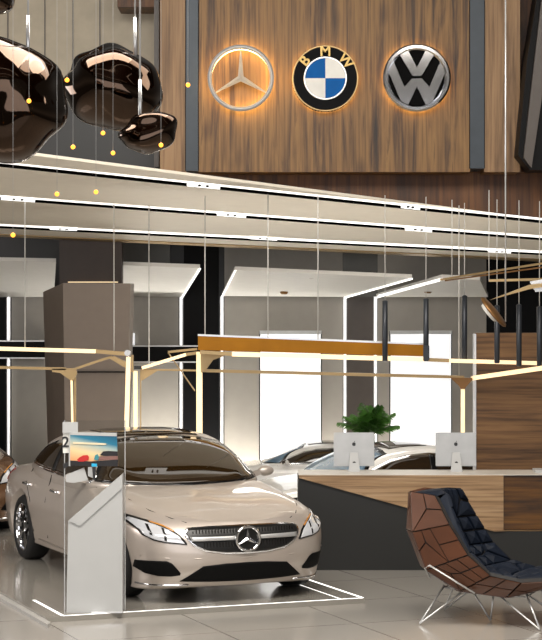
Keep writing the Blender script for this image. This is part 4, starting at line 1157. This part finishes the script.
# ------------------------------------------------------------------ faceted lounge chair
def chair(loc, rz, label):
    o = thing('lounge_chair', loc, label, 'chair', None, rz)
    spine = [(-.68, 1.12), (-.70, .78), (-.57, .46), (-.24, .25), (.27, .22), (.66, .34)]
    midl = [(-.60, 1.14, .20), (-.54, .80, .36), (-.40, .48, .43), (-.10, .31, .41), (.30, .27, .37), (.68, .37, .25)]
    riml = [(-.36, 1.12, .28), (-.20, .88, .39), (-.02, .63, .45), (.18, .46, .46), (.44, .41, .43), (.72, .42, .29)]
    def rows(sign, inset=0.0):
        out = []
        for (sx, sz), (mx, mz, my), (rx, rz_, ry) in zip(spine, midl, riml):
            out.append([Vector((sx, 0, sz)), Vector((mx, sign * my, mz)), Vector((rx, sign * ry, rz_))])
        return out
    inner_c = Vector((.12, 0, .86))
    shell = MB(); cush = MB()
    rnd = random.Random(12)
    def tile(mb, poly, nrm, gap, h, puff=False):
        c = sum(poly, Vector()) / len(poly)
        mb.mi = 0
        q = []
        for p in poly:
            dv = (c - p); L = dv.length
            q.append(p + dv * min(.45, gap / max(L, 1e-4)))
        if puff:
            top = [p + nrm * h * .55 + (c - p) * .16 for p in q]
            vs = q + top + [c + nrm * h]; n = len(q)
            mb._faces(vs, [(i, (i + 1) % n, n + (i + 1) % n, n + i) for i in range(n)] + [(n + i, n + (i + 1) % n, 2 * n) for i in range(n)])
        else:
            vs = q + [p + nrm * h for p in q]; n = len(q)
            mb._faces(vs, [tuple(range(n, 2 * n))] + [(i, (i + 1) % n, n + (i + 1) % n, n + i) for i in range(n)])
    def cover(mb, quad, outward, gap, h, puff, style):
        a, b, c, d = quad
        nrm = (b - a).cross(d - a)
        if nrm.length < 1e-6: nrm = (c - b).cross(a - b)
        nrm.normalize()
        if nrm.dot(outward) < 0: nrm = -nrm
        ab, cd, ad, bc = (a + b) / 2, (c + d) / 2, (a + d) / 2, (b + c) / 2
        m = a.lerp(b, .5).lerp(d.lerp(c, .5), .5)
        if style == 0: polys = [[a, ab, m, ad], [ab, b, bc, m], [m, bc, c, cd], [ad, m, cd, d]]
        elif style == 1:
            p = a.lerp(c, .36); polys = [[a, ab, p, ad], [ab, b, c, p], [ad, p, c, d]]
        elif style == 2:
            p = b.lerp(d, .38); polys = [[b, bc, p, ab], [bc, c, d, p], [ab, p, d, a]]
        else: polys = [[a, b, bc, ad], [ad, bc, c, d]]
        for P_ in polys: tile(mb, P_, nrm, gap, h, puff)
    styles = [[1, 2], [2, 1], [0, 2], [1, 0], [2, 1]]
    for sign in (1, -1):
        R = rows(sign)
        for i in range(5):
            for j in range(2):
                quad = [R[i][j], R[i][j + 1], R[i + 1][j + 1], R[i + 1][j]]
                c = sum(quad, Vector()) / 4
                shell.mi = 1
                shell._faces([p.lerp(inner_c, .022) for p in quad], [(0, 1, 2, 3)])
                k = [p.lerp(inner_c, .06) for p in quad]
                shell._faces(k, [(0, 1, 2, 3)])
                sv = shell
                if i in (1, 2) and j == 1:
                    ma, mb2 = quad[0].lerp(quad[1], .46), quad[3].lerp(quad[2], .54)
                    cover(sv, [quad[0], ma, mb2, quad[3]], c - inner_c, .008, .008, False, styles[i][j])
                    cover(sv, [ma, quad[1], quad[2], mb2], c - inner_c, .008, .008, False, (styles[i][j] + 1 + j) % 4)
                else: cover(sv, quad, c - inner_c, .008, .008, False, styles[i][j])
        # rim band closing the shell edge
        for i in range(5):
            p, q = R[i][2], R[i + 1][2]
            shell.mi = 1; shell._faces([p, q, q.lerp(inner_c, .06), p.lerp(inner_c, .06)], [(0, 1, 2, 3)])
    for i in (0, 5):
        A = rows(1)[i]; Bq = rows(-1)[i]
        loop = [A[2], A[1], A[0], Bq[1], Bq[2]]
        for p, q in zip(loop, loop[1:]):
            shell.mi = 0; shell._faces([p, q, q.lerp(inner_c, .06), p.lerp(inner_c, .06)], [(0, 1, 2, 3)])
    link('shell', shell, ['leather', 'seam'], o, world=False, recalc=False)
    # quilted cushion: a thick pad over the back and seat
    sp2 = [(-.38, 1.16), (-.36, .88), (-.25, .62), (-.02, .45), (.26, .40), (.66, .44)]
    ed2 = [(-.27, 1.14, .255), (-.15, .89, .355), (-.01, .64, .42), (.16, .47, .43), (.40, .425, .40), (.70, .435, .27)]
    st2 = [[1, 2], [2, 0], [0, 1], [1, 2], [2, 1]]
    for sign in (1, -1):
        rws = []
        for (sx, sz), (ex_, ez, ey_) in zip(sp2, ed2):
            a_ = Vector((sx, 0, sz)); b_ = Vector((ex_, sign * ey_, ez)); m_ = (a_ + b_) / 2 + (a_ - inner_c).normalized() * -.0
            m_ = Vector((sx * .7 + ex_ * .3, sign * ey_ * .5, sz * .7 + ez * .3))
            rws.append([a_, m_, b_])
        for i in range(5):
            for j in range(2):
                quad = [rws[i][j], rws[i][j + 1], rws[i + 1][j + 1], rws[i + 1][j]]
                c = sum(quad, Vector()) / 4
                cush.mi = 1; cush._faces(quad, [(0, 1, 2, 3)])
                cover(cush, quad, Vector((.5, 0, 1.3)) - c, .006, .045, True, st2[i][j])
            p, q = rws[i][2], rws[i + 1][2]
            dn = [Vector((riml[i][0], sign * riml[i][2], riml[i][1] - .03)).lerp(inner_c, .05), Vector((riml[i + 1][0], sign * riml[i + 1][2], riml[i + 1][1] - .03)).lerp(inner_c, .05)]
            cush.mi = 0; cush._faces([p, q, dn[1], dn[0]], [(0, 1, 2, 3)])
        # padded top edge
        a_ = rws[0]
        bk = [Vector((-.65, 0, 1.11)), Vector((-.575, sign * .19, 1.125)), Vector((-.36, sign * .265, 1.11))]
        for j in range(2):
            cush.mi = 0; cush._faces([a_[j], a_[j + 1], bk[j + 1], bk[j]], [(0, 1, 2, 3)])
    link('cushion', cush, ['navy', 'seam'], o, world=False, recalc=False)
    legs = [((-.30, -.20, .32), (-.12, -.30, .28), (-.46, -.44, 0)), ((-.30, .20, .32), (-.12, .30, .28), (-.46, .40, 0)),
            ((.22, -.30, .27), (.44, -.24, .30), (.60, -.40, 0)), ((.22, .30, .27), (.44, .24, .30), (.60, .40, 0)),
            ((-.06, -.10, .25), (.12, -.10, .25), (.08, -.05, .0))]
    for a_, b_, f_ in legs:
        a_, b_, f_ = map(Vector, (a_, b_, f_))
        m_ = f_ + Vector((0, 0, .009))
        link('leg', MB().tube([a_, m_ + (a_ - m_) * .02, m_, m_ + (b_ - m_) * .02, b_], .0085, 8), 'steel_wire', o, world=False)
    fr = MB().tube([Vector((-.36, -.46, .42)), Vector((-.40, -.475, .50)), Vector((-.36, -.48, .53)), Vector((.04, -.45, .30))], .0085, 8)
    link('side_loop', fr, 'steel_wire', o, world=False)
    fr = MB()
    for pa, pb in (((-.30, -.2, .30), (.44, -.24, .255)), ((-.30, .2, .30), (.44, .24, .255)), ((-.3, -.2, .30), (-.3, .2, .30)), ((.44, -.24, .255), (.44, .24, .255))):
        fr.tube([Vector(pa), Vector(pb)], .008, 8)
    link('under_frame', fr, 'steel_wire', o, world=False)
    return o
ch = chair(Vector((gx(483, 17.75), 17.75, 0)), math.radians(-20), 'brown faceted shell lounge chair with navy quilted cushions on white wire legs')

# ------------------------------------------------------------------ light, world, camera
def area(name, loc, size, power, col, look=(0, 0, -1), sy=None):
    l = bpy.data.lights.new(name, 'AREA'); l.energy = power; l.color = lin(col)[:3]
    l.shape = 'RECTANGLE'; l.size = size; l.size_y = sy or size
    o = bpy.data.objects.new(name, l); C.objects.link(o); o.location = loc
    o.rotation_euler = Vector(look).to_track_quat('-Z', 'Y').to_euler()
    return o
# unseen timber ceiling with light lines, added for car and glass to reflect
struct(link('ceiling_unseen', MB().lohi((-8, 2.5, 8.3), (8, 19, 8.5)), 'dark_wood'))
for k in range(6):
    y = 4.5 + 2.6 * k
    o = thing('reflection_line', (0, y, 8.22), 'long white light line above the view, added for reflections', 'light strip', 'unseen light lines added for reflections')
    link('housing', MB().lohi((-6, y - .09, 8.24), (6, y + .09, 8.3)), 'darkgrey', o)
    link('diffuser', MB().lohi((-5.95, y - .06, 8.22), (5.95, y + .06, 8.245)), 'led', o)
area('hall_lamp', (-1.5, 14.0, 7.9), 6.0, 1180, (255, 249, 240), (0, .35, -1), 4)
area('hall_lamp', (3.5, 15.0, 7.9), 5.0, 460, (255, 246, 234), (-.1, .3, -1), 4)
area('bay_fill_up', (.5, 22.95, .03), 3.6, 130, (255, 247, 236), (0, .25, 1), .5)  # added fill hidden behind the desk, lifts the soffit
area('bay_fill_up', (-.2, 30.4, LOW + .03), 4.6, 300, (255, 250, 242), (0, -.1, 1), .5)  # unseen fill at the rear wall foot, added to brighten the canopies
area('bay_fill_down', (1.0, 26.2, 3.28), 2.6, 60, (255, 250, 242), (0, 0, -1), .6)  # added fill from above, brightens the white cars
area('side_fill', (-7.5, 17.0, 3.6), 4.0, 260, (255, 248, 244), (1, .35, -.35), 2.5)  # added fill from the left for the silver car's flank
area('front_fill', (0, 4.0, 4.2), 12.0, 480, (250, 250, 255), (0, 1, -.02), 5)  # unseen frontal fill, added; no facade is built here

w = bpy.data.worlds.new('World'); bpy.context.scene.world = w; w.use_nodes = True
nt = w.node_tree; bg = nt.nodes['Background']
tc = nt.nodes.new('ShaderNodeTexCoord')
sp = nt.nodes.new('ShaderNodeSeparateXYZ'); nt.links.new(tc.outputs['Generated'], sp.inputs[0])
rp = nt.nodes.new('ShaderNodeValToRGB')
e = rp.color_ramp.elements
e[0].position = .40; e[0].color = lin((96, 90, 82))
e[1].position = .62; e[1].color = lin((112, 108, 103))
q = e.new(.5); q.color = lin((160, 154, 146))
mr = nt.nodes.new('ShaderNodeMapRange'); mr.inputs['From Min'].default_value = -1; mr.inputs['From Max'].default_value = 1
nt.links.new(sp.outputs['Z'], mr.inputs['Value']); nt.links.new(mr.outputs['Result'], rp.inputs['Fac'])
nt.links.new(rp.outputs['Color'], bg.inputs['Color'])
bg.inputs['Strength'].default_value = .6

cam = bpy.data.cameras.new('Camera'); co = bpy.data.objects.new('Camera', cam); C.objects.link(co)
co.location = (0, 0, EYE); co.rotation_euler = (math.pi / 2, 0, 0)
cam.sensor_fit = 'AUTO'; cam.sensor_width = 36.0; cam.lens = F * 36.0 / 640.0
cam.shift_x = 0; cam.shift_y = -(320 - HZ) / 640.0
cam.clip_start = .1; cam.clip_end = 200
sc = bpy.context.scene
sc.camera = co
sc.view_settings.view_transform = 'Standard'; sc.view_settings.look = 'None'
sc.view_settings.exposure = -0.12; sc.view_settings.gamma = 1.0; sc.view_settings.use_curve_mapping = False
